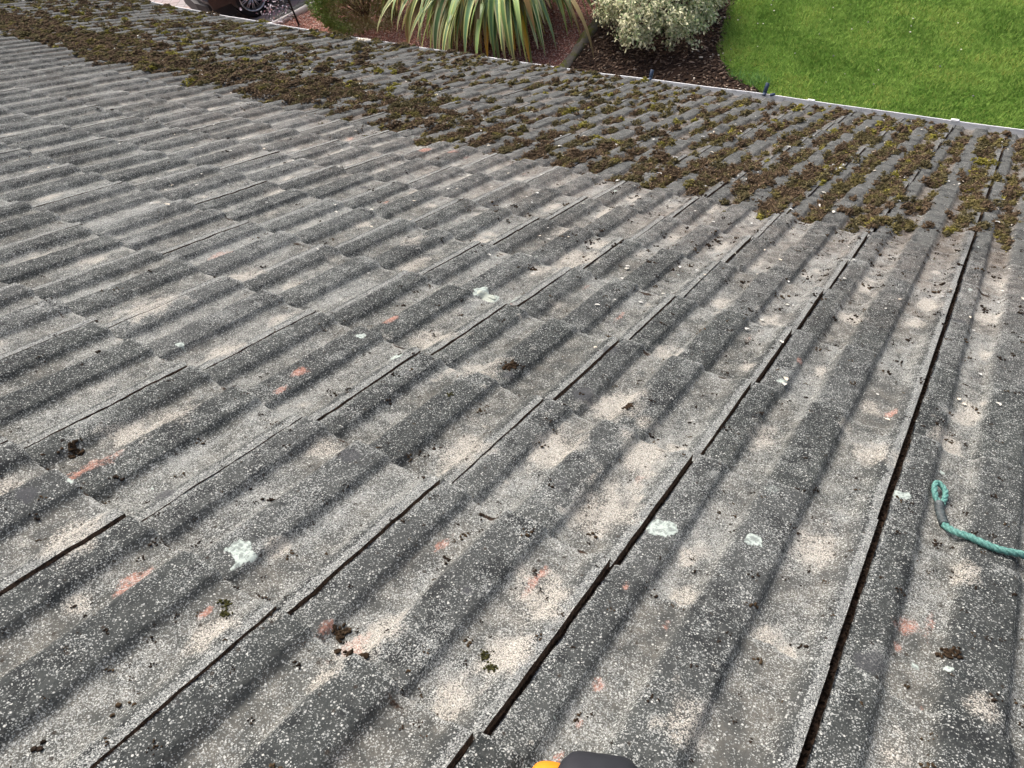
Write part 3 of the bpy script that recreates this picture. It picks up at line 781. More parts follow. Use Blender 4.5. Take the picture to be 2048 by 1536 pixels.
b = Buf(); L, T, N, B = strands(b, S, .0027, .0032, .034)
# frayed fibres
nf = 900; j = rng.integers(0, len(S), nf); th = rng.uniform(0, 6.28, nf)
dirv = np.cos(th)[:, None] * N[j] + np.sin(th)[:, None] * B[j]
c0 = S[j] + dirv * .0052; d1 = dirv * .5 + T[j] * rng.normal(0, .8, (nf, 1)) + rng.normal(0, .3, (nf, 3)); d1 /= np.linalg.norm(d1, axis=1)[:, None]
ln = rng.uniform(.001, .006, nf)[:, None]; sd_ = np.cross(d1, dirv) * .00022
b.add(np.stack([c0 - sd_, c0 + sd_, c0 + d1 * ln], 1).reshape(-1, 3), np.arange(nf * 3).reshape(-1, 3))
roofchild(b, 'rope_lay', MAT_ROPE, rope_e)
S = rope_path(EYE, .005, 90); b = Buf()
S[:, 2] += .004 * np.sin(np.linspace(0, math.pi, 90))
strands(b, S, .0022, .0028, .03); roofchild(b, 'eye_loop', MAT_ROPE, rope_e)
S = rope_path([(.0775, .8120), (.0800, .7950), (.0862, .7760), (.0920, .7600)], .0065, 60); b = Buf()
rad = .0068 + .0009 * np.sin(np.linspace(0, 40, 60)); add_tube(b, S, rad, 14)
mt = NT('worn_black_tape', .5, .35); mt.bump(mt.noise(300.0, 3), .5, .001)
roofchild(b, 'tape_whipping', mt.col(mt.mix(mt.mapr(mt.noise(120.0, 4, .7, mt.scale(mt.coord(), (1, 2.5, 1))), .4, .65), (.035, .045, .047), (.10, .125, .125))), rope_e)

# ---------------------------------------------------------------- boot tip at the lower edge
def boot():
    root = empty('work_boot', tuple(ROOF_M @ Vector((-.155, -.02, 0))))
    tag(root, 'black and orange toe of a boot resting on the nearest roof tile', 'boot')
    bpy.context.view_layer.update()
    ax = np.array([-.45, .89]) / np.hypot(.45, .89); sx = np.array([ax[1], -ax[0]])     # toe direction, sideways
    tip = np.array([-.156, -.006]) + ax * .010
    def loft(sec, name, mat, k=40):
        V = []
        for (d, wd, z0, z1, sh, pw) in sec:
            for q in range(k):
                t = q / k * 2 * math.pi; c_, s_ = math.cos(t), math.sin(t)
                a = math.copysign(abs(c_) ** pw, c_) * wd; h = (z0 + z1) / 2 + math.copysign(abs(s_) ** pw, s_) * (z1 - z0) / 2
                p = tip - ax * d + sx * (a + sh)
                V.append((p[0], p[1], h))
        F = [(i * k + q, i * k + (q + 1) % k, (i + 1) * k + (q + 1) % k, (i + 1) * k + q) for i in range(len(sec) - 1) for q in range(k)]
        V += [tuple(np.mean(V[:k], 0)), tuple(np.mean(V[-k:], 0))]
        F += [(len(V) - 2, (q + 1) % k, q) for q in range(k)] + [(len(V) - 1, (len(sec) - 1) * k + q, (len(sec) - 1) * k + (q + 1) % k) for q in range(k)]
        o = mesh(name, V, F, mat, None, True)
        M = root.matrix_world.inverted() @ ROOF_M; o.parent = root; o.matrix_parent_inverse = Matrix.Identity(4); o.matrix_basis = M
        return o
    blk = NT('black_rubberised_leather', .6, .3); blk.bump(blk.noise(500.0, 3), .25, .0006)
    loft([(-.002, .022, .050, .066, .002, .4), (.001, .030, .036, .074, -.001, .4), (.010, .038, .016, .079, -.001, .45), (.03, .046, .014, .084, -.002, .6), (.06, .050, .014, .088, 0, .75), (.10, .049, .014, .094, 0, .8), (.14, .044, .014, .105, 0, .85), (.19, .04, .014, .11, 0, .9), (.25, .037, .014, .11, 0, .9), (.27, .03, .02, .10, 0, .9)],
         'boot_upper', blk.col(blk.mix(blk.noise(60.0), (.012, .013, .017), (.024, .026, .032))))
    org = plain('orange_rubber', (.95, .26, .015), .4, .4, var=.05)
    loft([(-.008, .008, .024, .036, -.044, .9), (-.005, .017, .018, .044, -.045, .9), (.004, .021, .012, .048, -.046, .9), (.03, .023, .006, .056, -.046, .9), (.08, .022, .004, .05, -.048, .9), (.16, .02, .004, .045, -.044, .9), (.24, .015, .004, .03, -.03, .9)], 'orange_bumper', org)
    loft([(.0, .040, .002, .016, 0, .5), (.03, .050, .000, .018, 0, .6), (.10, .052, .0, .018, 0, .6), (.27, .040, .0, .02, 0, .6)], 'sole', plain('black_rubber_sole', (.015, .015, .016), .8))
boot()

# ================================================================ garden
def flat(name, pts, z, mat, sub=0):
    V = [(x, y, z) for x, y in pts]
    o = mesh(name, V, [tuple(range(len(pts)))], mat, None, False)
    return tag(o, kind='structure')
KD = np.array([.386, .922]); K0 = np.array([-11.13, 8.35])        # driveway kerb line
def kx(y): return K0[0] + (y - K0[1]) * KD[0] / KD[1]
def ex(y): return -5.47 - .08 * (y - 8.7)    # stone edging
LB = [(-2.0, 6.0), (-2.1, 7.6), (-2.35, 8.05), (-2.75, 8.34), (-3.12, 8.5), (-3.4, 8.8), (-3.6, 9.2), (-3.72, 9.7), (-3.85, 10.3), (-4.0, 11.2), (-4.3, 12.5)]
def lx(y):
    ys = [p[1] for p in LB]; return float(np.interp(y, ys, [p[0] for p in LB]))
mg = NT('garden_soil', 1, .1); flat('ground', [(-300, -300), (300, -300), (300, 300), (-300, 300)], -.02, mg.col(mg.mix(mg.noise(.6, 5), (.06, .075, .03), (.09, .10, .04))))
ml = NT('lawn_turf', 1, .1)
MAT_LAWN = ml.col(ml.mix(ml.mapr(ml.noise(9.0, 5, .7), .3, .7), (.042, .098, .012), (.080, .165, .024)))
flat('lawn', LB + [(-4.3, 40), (40, 40), (40, 6)], 0.0, MAT_LAWN)
mgr = NT('red_gravel', .95, .15)
vr = mgr.n('ShaderNodeTexVoronoi', Scale=70.0, Vector=mgr.coord())
vs = mgr.n('ShaderNodeSeparateColor', Color=vr.outputs['Color'])
mgr.bump(mgr.math('SUBTRACT', 1.0, vr.outputs['Distance']), .8, .01)
c_ = mgr.mix(vs.outputs[0], (.15, .07, .052), (.36, .18, .14))
flat('gravel_bed', [(kx(y), y) for y in (4.7, 12.5)] + [(ex(y), y) for y in np.arange(12.5, 4.6, -.3)], .002, mgr.col(c_))
mbk = NT('bark_soil', 1, .1)
flat('bark_bed', [(ex(y), y) for y in np.arange(4.7, 12.5, .3)] + [(x, y) for x, y in LB[::-1]] + [(-2.0, 4.7)], .004, mbk.col(mbk.mix(mbk.noise(30.0, 4), (.018, .012, .009), (.05, .032, .022))))
# block paving
mp = NT('block_paving', .85, .2)
mpn = mp.t.nodes.new('ShaderNodeMapping'); mpn.inputs['Rotation'].default_value = (0, 0, math.atan2(KD[1], KD[0]) + math.radians(0)); mp.t.links.new(mp.coord(), mpn.inputs[0])
bk = mp.n('ShaderNodeTexBrick', Scale=1.0, Color1=(.33, .24, .22), Color2=(.27, .26, .26), Mortar=(.07, .065, .055), Vector=mpn.outputs[0])
bk.inputs['Mortar Size'].default_value = .006; bk.inputs['Brick Width'].default_value = .21; bk.inputs['Row Height'].default_value = .21; bk.offset = 0.5
mp.bump(bk.outputs['Fac'], -.5, .006)
MAT_PAVE = mp.col(mp.mix(mp.mapr(mp.noise(3.0, 4), .3, .7, 0, .45), bk.outputs['Color'], (.33, .31, .29)))
flat('driveway', [(-40, 4.7), (kx(4.7) - .14, 4.7), (kx(12.5) - .14, 12.5), (kx(12.5) - .14, 40), (-40, 40)], .006, MAT_PAVE)
flat('path', [(-40, -30), (40, -30), (40, 4.68), (-40, 4.68)], .003, MAT_PAVE)
# kerb: grey strip with a pale arris
kb = Buf()
conc = plain('kerb_concrete', (.20, .195, .175), .9, .2, var=.3, sc=20)
ang = math.atan2(KD[1], KD[0]); RZ = np.array(Matrix.Rotation(ang, 3, 'Z'))
kerb = empty('driveway_kerb', (K0[0], K0[1], 0)); tag(kerb, 'pale narrow kerb between the block paved driveway and the red gravel bed', 'kerb')
for i in range(9):
    V, F = box((0, 0, 0), (.904, .11, .10), None); V = V @ RZ.T
    p = K0 + KD * (-3.6 + i * .914); 
    o = mesh('kerb_block', V, F, conc, kerb, False); o.location = (p[0] - K0[0] - .075, p[1] - K0[1] + .03, .03)
pl = plain('pale_kerb_rail', (.80, .78, .72), .8, .2, var=.25, sc=30)
V, F = box((0, 0, 0), (8.2, .035, .12)); o = mesh('kerb_rail', V @ RZ.T, F, pl, kerb, False); o.location = (.085 + .0 , -.03, .035)

# scattered chips
def inpoly(x, y, kind):
    if kind == 'gravel': return (x > kx(y) + .12) & (x < -5.47 - .08 * (y - 8.7) - .05)
    if kind == 'bark': return (x > -5.40 - .08 * (y - 8.7)) & (x < np.interp(y, [p[1] for p in LB], [p[0] for p in LB]) + .05)
def chips(name, kind, n, X, Y, size, cols, mat, label, flatn, asp):
    x = rng.uniform(*X, n); y = rng.uniform(*Y, n); k = inpoly(x, y, kind); x, y = x[k], y[k]; n = len(x)
    B, F = I1; S = rng.uniform(*size, (n, 1, 1)) * np.stack([rng.uniform(1, asp, n), np.ones(n), np.full(n, flatn)], 1)[:, None, :] * .5
    P = B[None] * S * rng.uniform(.7, 1.3, (n, 12, 1))
    a, t = rng.uniform(0, 6.28, n)[:, None], rng.normal(0, .3, n)[:, None]
    Xp = P[..., 0] * np.cos(t) - P[..., 2] * np.sin(t); Zp = P[..., 0] * np.sin(t) + P[..., 2] * np.cos(t)
    P = np.stack([Xp * np.cos(a) - P[..., 1] * np.sin(a) + x[:, None], Xp * np.sin(a) + P[..., 1] * np.cos(a) + y[:, None], Zp + .008 + rng.uniform(0, .01, n)[:, None]], -1)
    ci = np.array(cols)[rng.integers(0, len(cols), n)] * rng.uniform(.7, 1.3, (n, 1))
    o = mesh(name, P.reshape(-1, 3), (F[None] + (np.arange(n) * 12)[:, None, None]).reshape(-1, 3), mat, None, False, {'tint': np.repeat(ci, 12, 0)})
    tag(o, label, kind, kind='stuff')
mc = NT('loose_chips', .9, .15); MAT_CHIP = mc.col(mc.attrc('tint'))
chips('gravel', 'gravel', 60000, (-11.9, -5.2), (6.8, 11.6), (.010, .024), [(.56, .32, .25), (.48, .25, .19), (.60, .40, .33), (.32, .17, .13), (.54, .44, .38)], MAT_CHIP, 'loose red gravel chips covering the bed below the long leaved plant', .6, 1.5)
chips('bark_mulch', 'bark', 15000, (-5.6, -2.0), (6.4, 11.6), (.014, .034), [(.035, .022, .016), (.05, .032, .023), (.022, .015, .012), (.075, .05, .035), (.15, .11, .08)], MAT_CHIP, 'dark brown bark chips spread under the variegated shrub', .35, 3.2)
chips('pale_chips', 'bark', 420, (-5.6, -2.3), (7.7, 10.9), (.012, .04), [(.40, .33, .26), (.5, .46, .38), (.30, .22, .16)], MAT_CHIP, 'pale dead leaves and splinters lying on the bark bed', .25, 2.6)

# stone edging
def edging():
    n = 90; ys = np.linspace(6.2, 11.6, n); k = 12; V = []
    for i, y in enumerate(ys):
        for q in range(k):
            t = q / k * 2 * math.pi; r = .075 * (1 + .8 * (float(vnoise(np.array([y * 6.0]), np.array([q * .8]), 3)[0]) - .5))
            V.append((ex(y) + r * math.cos(t), y, .0 + r * math.sin(t) * .9))
    F = [(i * k + q, i * k + (q + 1) % k, (i + 1) * k + (q + 1) % k, (i + 1) * k + q) for i in range(n - 1) for q in range(k)]
    m = NT('mossy_stone', 1, .1); a = m.mapr(m.noise(7.0, 5, .7), .45, .62); m.bump(m.noise(60.0, 4), .8, .01)
    c = m.mix(a, m.mix(m.noise(30.0), (.10, .095, .075), (.20, .18, .15)), m.mix(m.noise(40.0), (.06, .07, .02), (.17, .17, .04)))
    o = mesh('stone_edging', V, F, m.col(c)); tag(o, 'low mossy edging between the red gravel bed and the bark bed', 'edging')
edging()

# grass
def grass():
    n = 400000
    y = 7.3 + 5.2 * rng.uniform(0, 1, n) ** 1.0; x = rng.uniform(-4.5, 2.6, n)
    far = rng.uniform(0, 1, n) < .0
    k = x > np.interp(y, [p[1] for p in LB], [p[0] for p in LB]) - .02 + .06 * (vnoise(x * 8, y * 8, 3) - .5)
    x, y = x[k], y[k]; n = len(x)
    tall = (np.exp(-(((x + 2.95) / .28) ** 2 + ((y - 8.5) / .12) ** 2)) > .3) & (rng.uniform(0, 1, n) < .25)
    cl = fbm(x * 2.2, y * 2.2, 4, 4); fi = fbm(x * 14, y * 14, 9, 3)
    h = rng.uniform(.018, .045, n) * (.6 + .9 * fi) * np.where(tall, 2.6, 1)
    a = rng.uniform(0, 6.28, n); l = rng.uniform(.3, 1.1, n) * h
    tip = np.stack([x + np.cos(a) * l, y + np.sin(a) * l, h], 1)
    wv = rng.uniform(.0018, .0036, n)
    b = a + rng.uniform(.8, 2.3, n)
    A = np.stack([x - np.cos(b) * wv, y - np.sin(b) * wv, np.zeros(n)], 1); B = np.stack([x + np.cos(b) * wv, y + np.sin(b) * wv, np.zeros(n)], 1)
    V = np.stack([A, B, tip], 1).reshape(-1, 3)
    g1, g2, g3 = np.array((.115, .215, .030)), np.array((.27, .41, .085)), np.array((.32, .36, .08))
    t = np.clip(.5 + (cl - .5) * 2.0 + (fi - .5) * 1.2 + rng.normal(0, .22, n), 0, 1)[:, None]
    T = g1 * (1 - t) + g2 * t; dry = ((rng.uniform(0, 1, n) < .04 + .25 * (cl > .66))[:, None]); T = np.where(dry, g3, T)
    T = np.where(tall[:, None], np.array((.14, .28, .09)), T)
    m = NT('grass_blades', .75, .2); tr = m.attrc('tint')
    m.b.inputs['Subsurface Weight'].default_value = 0.0
    o = mesh('grass', V, np.arange(n * 3).reshape(-1, 3), m.col(tr), None, False, {'tint': np.repeat(T, 3, 0)})
    tag(o, 'short bright green mown grass covering the lawn', 'grass', kind='stuff')
    # weeds / petals
    b_ = Buf()
    for i in range(46):
        xx, yy = (R_.uniform(-3.9, -3.2), R_.uniform(8.8, 10.4)) if i < 16 else (R_.uniform(-3.4, .5), R_.uniform(8.5, 10.9))
        s = R_.uniform(.006, .014); V_, F_ = I1
        b_.add(V_ * np.array([s, s, s * .5]) + np.array([xx, yy, .035]), F_, (.62, .60, .5) if i % 3 else (.16, .15, .17))
    o = b_.build('fallen_petals', MAT_CHIP, None, False, None, 'tint'); tag(o, 'tiny pale petals and specks fallen on the lawn', 'debris', kind='stuff')
grass()

# ---------------------------------------------------------------- long leaved variegated plant (flax)
mf = NT('flax_leaf', .42, .4); mf.bump(mf.noise(60.0, 3, .6, mf.scale(mf.coord(), (1, 1, .2))), .2, .002)
MAT_FLAX = mf.col(mf.mix(mf.mapr(mf.noise(9.0, 4), .4, .7, 0, .2), mf.attrc('tint'), (.16, .15, .06)))
def flax():
    cx, cy = -7.0, 9.62
    root = empty('flax_plant', (cx, cy, 0)); tag(root, 'large fountain of long green leaves with cream stripes drooping over the red gravel bed', 'plant')
    live, dead = Buf(), Buf()
    def leaf(buf, az, L, th0, th1, wd, kind, off, twist=0.0):
        n = 22; s = np.linspace(0, 1, n); ds = L / (n - 1)
        th = th0 + (th1 - th0) * s ** 1.5
        d = np.array([math.cos(az), math.sin(az), 0]); side = np.array([-math.sin(az), math.cos(az), 0])
        P = [np.array([off[0], off[1], .05])]
        azv = az + twist * s
        for i in range(1, n):
            dd = np.array([math.cos(azv[i]), math.sin(azv[i]), 0])
            P.append(P[-1] + ds * (dd * math.cos(th[i]) + np.array([0, 0, math.sin(th[i])])))
            if P[-1][2] < .03: P[-1][2] = .03 + .01 * R_.random()
        P = np.array(P)
        T = np.gradient(P, axis=0); T /= np.linalg.norm(T, axis=1)[:, None]
        S = np.cross(T, np.array([0, 0, 1.0])); S /= np.linalg.norm(S, axis=1)[:, None] + 1e-9
        ro = R_.uniform(-.7, .7) + s * R_.uniform(-.6, .6)
        Nn = np.cross(S, T); S2 = S * np.cos(ro)[:, None] + Nn * np.sin(ro)[:, None]; N2 = np.cross(S2, T)
        w_ = wd * np.minimum(1, .35 + 2.2 * s) * np.clip((1 - s) / .33, 0.02, 1) ** .65
        ac = np.array([-1, -.62, -.55, 0, .55, .62, 1]); V, A = [], []
        if kind == 'dead': g, e = (.42, .33, .17), (.5, .40, .22)
        elif kind == 'yellow': g, e = (.62, .42, .03), (.68, .52, .08)
        else:
            g = R_.choice(((.10, .22, .07), (.13, .28, .11), (.17, .33, .16), (.08, .18, .05), (.20, .35, .10)))
            e = R_.choice(((.56, .60, .20), (.46, .54, .16), (.62, .66, .32), (.30, .42, .12)))
        e_wide = R_.random() < .35; tipb = R_.uniform(.62, 1.3)
        for j, a in enumerate(ac):
            V.append(P + S2 * (w_ * a)[:, None] - N2 * (w_ * .22 * (1 - abs(a)))[:, None])
            c = np.array(e if abs(a) > (.5 if e_wide else .6) else g)
            tp = sst(tipb, 1.0 + tipb * .2, s)[:, None] * .8
            A.append((np.tile(c, (n, 1)) * (1 - tp) + np.array((.30, .19, .09)) * tp) * (.85 + .3 * R_.random()))
        V = np.concatenate(V); A = np.concatenate(A)
        F = [(j * n + i, j * n + i + 1, (j + 1) * n + i + 1, (j + 1) * n + i) for j in range(6) for i in range(n - 1)]
        buf.add(V, F, A)
    for i in range(430):
        az = -math.pi / 2 + R_.gauss(0, .80) if i < 330 else R_.uniform(0, 2 * math.pi)
        L = R_.uniform(1.6, 2.9) if i < 330 else R_.uniform(1.1, 2.0)
        th0 = R_.uniform(.95, 1.45); th1 = R_.uniform(-1.55, -.9) if i < 330 else R_.uniform(-1.3, .3)
        kd = 'yellow' if R_.random() < .05 else 'live'
        leaf(live, az, L, th0, th1, R_.uniform(.034, .064), kd, (R_.gauss(0, .16), R_.gauss(0, .13)), R_.uniform(-.2, .2))
    for i in range(26):
        leaf(dead, R_.uniform(math.pi * .95, math.pi * 1.5), R_.uniform(1.2, 1.9), R_.uniform(.3, .8), R_.uniform(-.9, -.3), R_.uniform(.008, .018), 'dead', (R_.gauss(0, .15), R_.gauss(0, .12)))
    live.build('striped_leaves', MAT_FLAX, root, True, None, 'tint'); dead.build('dead_leaves', MAT_FLAX, root, True, None, 'tint')
flax()

# ---------------------------------------------------------------- shrubs
mlf = NT('shrub_leaf', .6, .3); MAT_LEAF = mlf.col(mlf.attrc('tint'))
def twigs(root, h, spread, n, col=(.07, .05, .035)):
    b = Buf()
    for i in range(n):
        a = R_.uniform(0, 6.28); L = h * R_.uniform(.6, 1.0); sp = spread * R_.uniform(.2, .85)
        P = smooth([(0, 0, 0), (math.cos(a) * sp * .35, math.sin(a) * sp * .35, L * .45), (math.cos(a + .2) * sp, math.sin(a + .2) * sp, L)], 9)
        add_tube(b, P, np.linspace(.014, .003, 9), 5)
    b.build('stems', plain('twig_bark', col, .9), root)
def conifer():
    c = np.array([-9.42, 8.66, .50]); root = empty('conifer_bush', (c[0], c[1], 0))
    tag(root, 'dark green low conifer bush turning brown on one side beside the driveway kerb', 'shrub')
    twigs(root, .75, .55, 30)
    n = 22000; d = rng.normal(0, 1, (n, 3)); d /= np.linalg.norm(d, axis=1)[:, None]
    lob = .72 + .5 * (fbm(d[:, 0] * 2.6 + 5, d[:, 1] * 2.6 + d[:, 2] * 2.2, 3, 3))
    r = lob * rng.uniform(.55, 1.0, n) ** .4
    P = d * r[:, None] * np.array([.80, .78, .62]); P[:, 2] += c[2]
    P = P[P[:, 2] > .02]; d = d[:len(P)]; n = len(P)
    dd = P - np.array([0, 0, .25]); dd /= np.linalg.norm(dd, axis=1)[:, None]; dd = dd + rng.normal(0, .55, (n, 3)); dd[:, 2] += .35; dd /= np.linalg.norm(dd, axis=1)[:, None]
    s = np.cross(dd, rng.normal(0, 1, (n, 3))); s /= np.linalg.norm(s, axis=1)[:, None]
    L = rng.uniform(.03, .085, n)[:, None]; w_ = rng.uniform(.004, .010, n)[:, None]
    V = np.stack([P - s * w_, P + s * w_, P + dd * L], 1).reshape(-1, 3)
    br = sst(-.15, .35, P[:, 0] + .25 * (fbm(P[:, 0] * 5, P[:, 1] * 5 + P[:, 2] * 4, 6) - .5) * 2)
    g = np.array((.085, .155, .03)); g2 = np.array((.20, .30, .055)); bn = np.array((.22, .175, .08))
    t = rng.uniform(0, 1, (n, 1)) * (1 - br[:, None]); T = (g * (1 - t) + g2 * t) * (1 - br[:, None] * .85) + bn * br[:, None] * .85
    mesh('foliage', V, np.arange(n * 3).reshape(-1, 3), MAT_LEAF, root, False, {'tint': np.repeat(T * rng.uniform(.6, 1.4, (n, 1)), 3, 0)})
conifer()
def variegated():
    cx, cy = -4.50, 9.42; root = empty('variegated_shrub', (cx, cy, 0))
    tag(root, 'rounded shrub of small cream and green leaves between the bark bed and the lawn', 'shrub')
    twigs(root, .8, .6, 40)
    P, D = [], []
    for i in range(560):
        d = rng.normal(0, 1, 3); d[2] = abs(d[2]) * .9 - .25; d /= np.linalg.norm(d)
        q = d * np.array([.80, 1.0, .72]) * R_.uniform(.72, 1.0) * (.82 + .36 * float(vnoise(np.array([d[0] * 2.3 + 9]), np.array([d[1] * 2.3 + d[2] * 2]), 2)[0]))
        q[2] += .42
        if q[2] < .03: q[2] = .03 + R_.random() * .1
        n = 34; P.append(q + rng.normal(0, .045, (n, 3))); D.append(np.tile(d, (n, 1)))
    P = np.concatenate(P); D = np.concatenate(D); k = P[:, 2] > .01; P, D = P[k], D[k]; n = len(P)
    nrm = D + rng.normal(0, .6, (n, 3)); nrm[:, 2] += .5; nrm /= np.linalg.norm(nrm, axis=1)[:, None]
    a = np.cross(nrm, rng.normal(0, 1, (n, 3))); a /= np.linalg.norm(a, axis=1)[:, None]; b = np.cross(nrm, a)
    L = rng.uniform(.018, .032, n)[:, None]; w_ = L * .48
    V = np.stack([P - a * L, P - b * w_ - nrm * .002, P + a * L, P + b * w_ - nrm * .002, P], 1).reshape(-1, 3)
    F = np.array([[0, 1, 4], [1, 2, 4], [2, 3, 4], [3, 0, 4]]); F = (F[None] + (np.arange(n) * 5)[:, None, None]).reshape(-1, 3)
    cream = np.array((.68, .67, .42)); mid = np.array((.42, .50, .24)); gr = np.array((.10, .16, .06))
    u = rng.uniform(0, 1, n)[:, None]
    rim = np.where(u < .68, cream, np.where(u < .9, mid, gr)); cen = np.where(u < .3, cream, np.where(u < .65, mid * .7, gr))
    T = np.stack([rim, rim, rim, rim, cen], 1) * rng.uniform(.75, 1.15, (n, 1, 1))
    mesh('foliage', V, F, MAT_LEAF, root, False, {'tint': T.reshape(-1, 3)})
variegated()
def blossom():
    g0 = np.array([-10.66, 8.30]); root = empty('blossom_shrub', (g0[0], g0[1], 0))
    tag(root, 'thin dark stemmed shrub dotted with small white blossom in front of the car wheel', 'shrub')
    b = Buf(); bark = plain('dark_stem', (.015, .015, .014), .8)
    add_tube(b, smooth([(0, 0, 0), (.0, .0, .5), (-.03, .01, 1.0), (-.02, .0, 1.6)], 24), np.linspace(.017, .010, 24), 7)
    b.build('stem', bark, root)
    b = Buf(); fl = Buf(); tips = []
    for i in range(34):
        z0 = R_.uniform(.12, .75) if i < 24 else R_.uniform(.7, 1.4); a = R_.uniform(math.pi * .72, math.pi * 1.45) if i < 26 else R_.uniform(0, 6.28); L = R_.uniform(.25, .85)
        P = smooth([(0, 0, z0), (math.cos(a) * L * .5, math.sin(a) * L * .5, z0 + R_.uniform(-.02, .18)), (math.cos(a + .3) * L, math.sin(a + .3) * L, z0 + R_.uniform(-.22, .15))], 10)
        add_tube(b, P, np.linspace(.005, .0018, 10), 4)
        for k in range(9): tips.append(P[R_.randint(3, 9)] + rng.normal(0, .035, 3))
    b.build('twigs', bark, root)
    for t in tips:
        r = R_.uniform(.012, .024); nn_ = rng.normal(0, 1, 3); nn_[2] = abs(nn_[2]) + .4; nn_ /= np.linalg.norm(nn_)
        a = np.cross(nn_, (0.3, .2, .9)); a /= np.linalg.norm(a); c = np.cross(nn_, a)
        V = [t - nn_ * .003]
        for q in range(10):
            rr = r if q % 2 == 0 else r * .5; th = q / 10 * 2 * math.pi; V.append(t + (a * math.cos(th) + c * math.sin(th)) * rr)
        fl.add(V, [(0, q + 1, (q + 1) % 10 + 1) for q in range(10)], (.75, .70, .74) if R_.random() < .8 else (.6, .35, .45))
    fl.build('blossom', MAT_LEAF, root, False, None, 'tint')
blossom()

# ---------------------------------------------------------------- parked car beside the kerb
def car():
    fwd = np.array([-.386, -.922]); left = np.array([.922, -.386]); cpt = np.array([-11.74, 8.43])
    org = cpt - 1.32 * fwd - .85 * left
    root = empty('parked_car', (org[0], org[1], .006), math.atan2(fwd[1], fwd[0]))
    tag(root, 'dark maroon car with black lower trim and many spoked silver wheel parked on the driveway', 'car')
    pm = NT('maroon_paint', .3, .4); pm.b.inputs['Coat Weight'].default_value = .3
    paint = pm.col(pm.mix(pm.noise(300.0), (.007, .003, .004), (.011, .004, .005)))
    blk = plain('black_trim', (.012, .012, .013), .55, .3); glass = plain('car_glass', (.01, .012, .014), .06, .6)
    rub = plain('tyre_rubber', (.018, .018, .019), .85, .2); sil = plain('silver_alloy', (.55, .56, .57), .3, .5, .8); drk = plain('brake_dark', (.03, .03, .032), .6, .3, .3)
    HW = 1.32; AR = .385
    def arch(x, s=1): return [(x + s * AR * math.cos(t), .34 + AR * math.sin(t)) for t in np.linspace(-.25, math.pi + .25, 15)]
    def slab(name, outline, ys, mat, par, shrink=None):
        n = len(outline); V = []
        for y in ys:
            f = shrink(y) if shrink else (1, 0)
            V += [(px * f[0], y, pz - f[1] * (pz > .6)) for px, pz in outline]
        bm = bmesh.new(); vs_ = [bm.verts.new(v) for v in V]
        for i in range(len(ys) - 1):
            for q in range(n): bm.faces.new([vs_[i * n + q], vs_[i * n + (q + 1) % n], vs_[(i + 1) * n + (q + 1) % n], vs_[(i + 1) * n + q]])
        bm.faces.new(vs_[:n][::-1]); bm.faces.new(vs_[-n:])
        bmesh.ops.triangulate(bm, faces=[f for f in bm.faces if len(f.verts) > 4]); bmesh.ops.recalc_face_normals(bm, faces=bm.faces)
        me = bpy.data.meshes.new(name); bm.to_mesh(me); bm.free(); me.materials.append(mat)
        o = bpy.data.objects.new(name, me); link(o, par); return o
    fa, ra = arch(HW), arch(-HW)
    body = [(2.12, .42), (2.15, .62), (2.02, .80), (1.55, .92), (.95, 1.0), (-1.5, 1.02), (-2.05, .98), (-2.18, .8), (-2.16, .42), (-1.75, .40)] + \
           [p for p in ra[::-1] if True] + [(-.85, .36), (.85, .36)] + [p for p in fa[::-1]] + [(1.8, .40)]
    sh = lambda y: (1 - .045 * max(0, (abs(y) - .55) / .35) ** 2, .05 * max(0, (abs(y) - .6) / .3) ** 2)
    slab('body', body, (-.90, -.88, -.78, -.55, 0, .55, .78, .88, .90), paint, root, sh)
    cab = [(.95, .99), (.35, 1.36), (.0, 1.43), (-1.0, 1.43), (-1.55, 1.30), (-1.95, 1.0)]
    slab('cabin', cab, (-.66, -.60, 0, .60, .66), paint, root)
    for s in (-1, 1):
        w_ = [(.72, 1.04), (.28, 1.32), (-.38, 1.38), (-.38, 1.04)]; slab('side_window', w_, (s * .663, s * .672), glass, root)
        w_ = [(-.45, 1.04), (-.45, 1.38), (-1.0, 1.37), (-1.5, 1.22), (-1.62, 1.04)]; slab('side_window', w_, (s * .663, s * .672), glass, root)
        slab('sill_trim', [(.93, .20), (.93, .38), (-.93, .38), (-.93, .20)], (s * .86, s * .915), blk, root)
        slab('headlight', [(2.09, .66), (1.78, .80), (1.70, .74), (2.05, .60)], (s * .70, s * .89), glass, root)
        d = slab('door', [(.62, .42), (.70, .98), (-.36, .99), (-.36, .42)], (s * .895, s * .906), paint, root)
        slab('handle', [(-.12, .86), (-.12, .89), (-.30, .89), (-.30, .86)], (s * .906, s * .93), blk, d)
        slab('door', [(-.38, .42), (-.38, .99), (-1.2, 1.0), (-.98, .60), (-.92, .42)], (s * .895, s * .906), paint, root)
        o = rounded('mirror', (.62, s * .99, 1.04), (.12, .2, .14), paint, root, .04)
    slab('bumper', [(2.18, .20), (2.20, .50), (1.84, .56), (1.76, .42), (1.74, .20)], (-.86, -.80, -.5, 0, .5, .80, .86), blk, root, lambda y: (1 - .05 * max(0, (abs(y) - .4) / .45) ** 2, 0))
    slab('bumper', [(-2.18, .20), (-2.21, .50), (-1.80, .50), (-1.72, .20)], (-.86, -.80, 0, .80, .86), blk, root)
    slab('windscreen', [(.93, 1.005), (.35, 1.375), (.30, 1.36), (.86, 1.0)], (-.58, .58), glass, root)
    slab('rear_window', [(-1.97, 1.01), (-1.56, 1.31), (-1.52, 1.29), (-1.9, 1.0)], (-.56, .56), glass, root)
    ub = Buf(); V, F = box((0, 0, .30), (3.4, 1.2, .2)); ub.add(V, F)
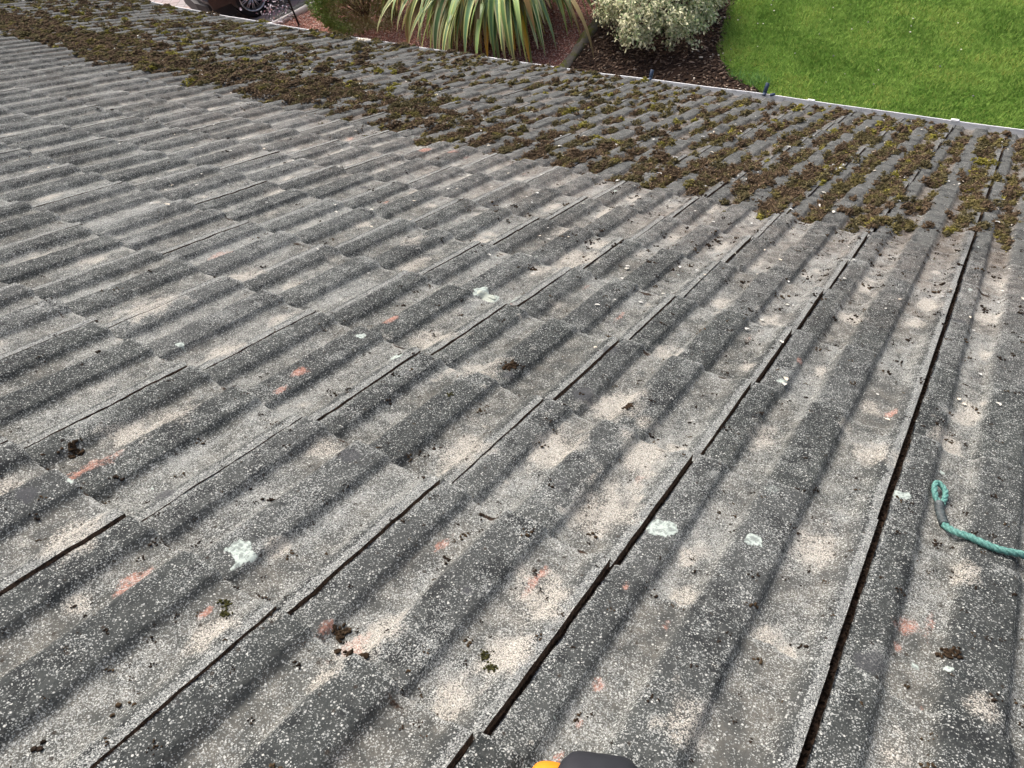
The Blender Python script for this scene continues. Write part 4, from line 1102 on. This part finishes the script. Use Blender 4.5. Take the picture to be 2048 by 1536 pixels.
    for x in (HW, -HW):
        V, F = box((x, 0, .5), (.78, 1.3, .38)); ub.add(V, F)
    ub.build('underbody', blk, root, False)
    def lathe(prof, k, y0):
        V = [(r * math.cos(t), y, r * math.sin(t)) for (r, y) in prof for t in [q / k * 2 * math.pi for q in range(k)]]
        F = [(i * k + q, i * k + (q + 1) % k, (i + 1) * k + (q + 1) % k, (i + 1) * k + q) for i in range(len(prof) - 1) for q in range(k)]
        return np.array(V), np.array(F)
    for x in (HW, -HW):
        for s in (1, -1):
            wh = bpy.data.objects.new('wheel', None)
            V, F = lathe([(.235, .10), (.262, .104), (.30, .10), (.325, .092), (.338, .07), (.340, 0), (.338, -.07), (.30, -.10), (.23, -.10)], 56, 0)
            V[:, 1] *= s; ty = mesh('wheel', V + np.array([x, s * .80, .34]), F, drk, root) if False else None
            wheel = mesh('wheel', lathe([(.0, -.02), (.225, -.02), (.225, .0), (.0, .0)], 40, 0)[0] * np.array([1, s, 1]), lathe([(.0, -.02), (.225, -.02), (.225, .0), (.0, .0)], 40, 0)[1], drk, root, False)
            wheel.location = (x, s * .80, .34)
            mesh('tyre', V, F, rub, wheel)
            rb_ = Buf()
            for pr in ([(.218, -.09), (.238, .07), (.240, .098), (.232, .104), (.222, .098), (.214, .07), (.205, -.08)], [(.001, .076), (.030, .076), (.036, .066), (.036, .03)]):
                V2, F2 = lathe(pr, 56, 0); rb_.add(V2 * np.array([1, s, 1]), F2)
            for q in range(22):
                a = q / 22 * 2 * math.pi + (.05 if q % 2 else -.05)
                V2, F2 = box((.127, 0, 0), (.196, .016, .0085)); t = (V2[:, 0] - .03) / .2
                V2[:, 2] *= 1 + .6 * t; V2[:, 1] += .060 + .026 * t
                X, Z = V2[:, 0] * math.cos(a) - V2[:, 2] * math.sin(a), V2[:, 0] * math.sin(a) + V2[:, 2] * math.cos(a)
                rb_.add(np.stack([X, V2[:, 1] * s, Z], 1), F2)
            rb_.build('rim', sil, wheel, False)
car()
print('script done', len(SC.objects))
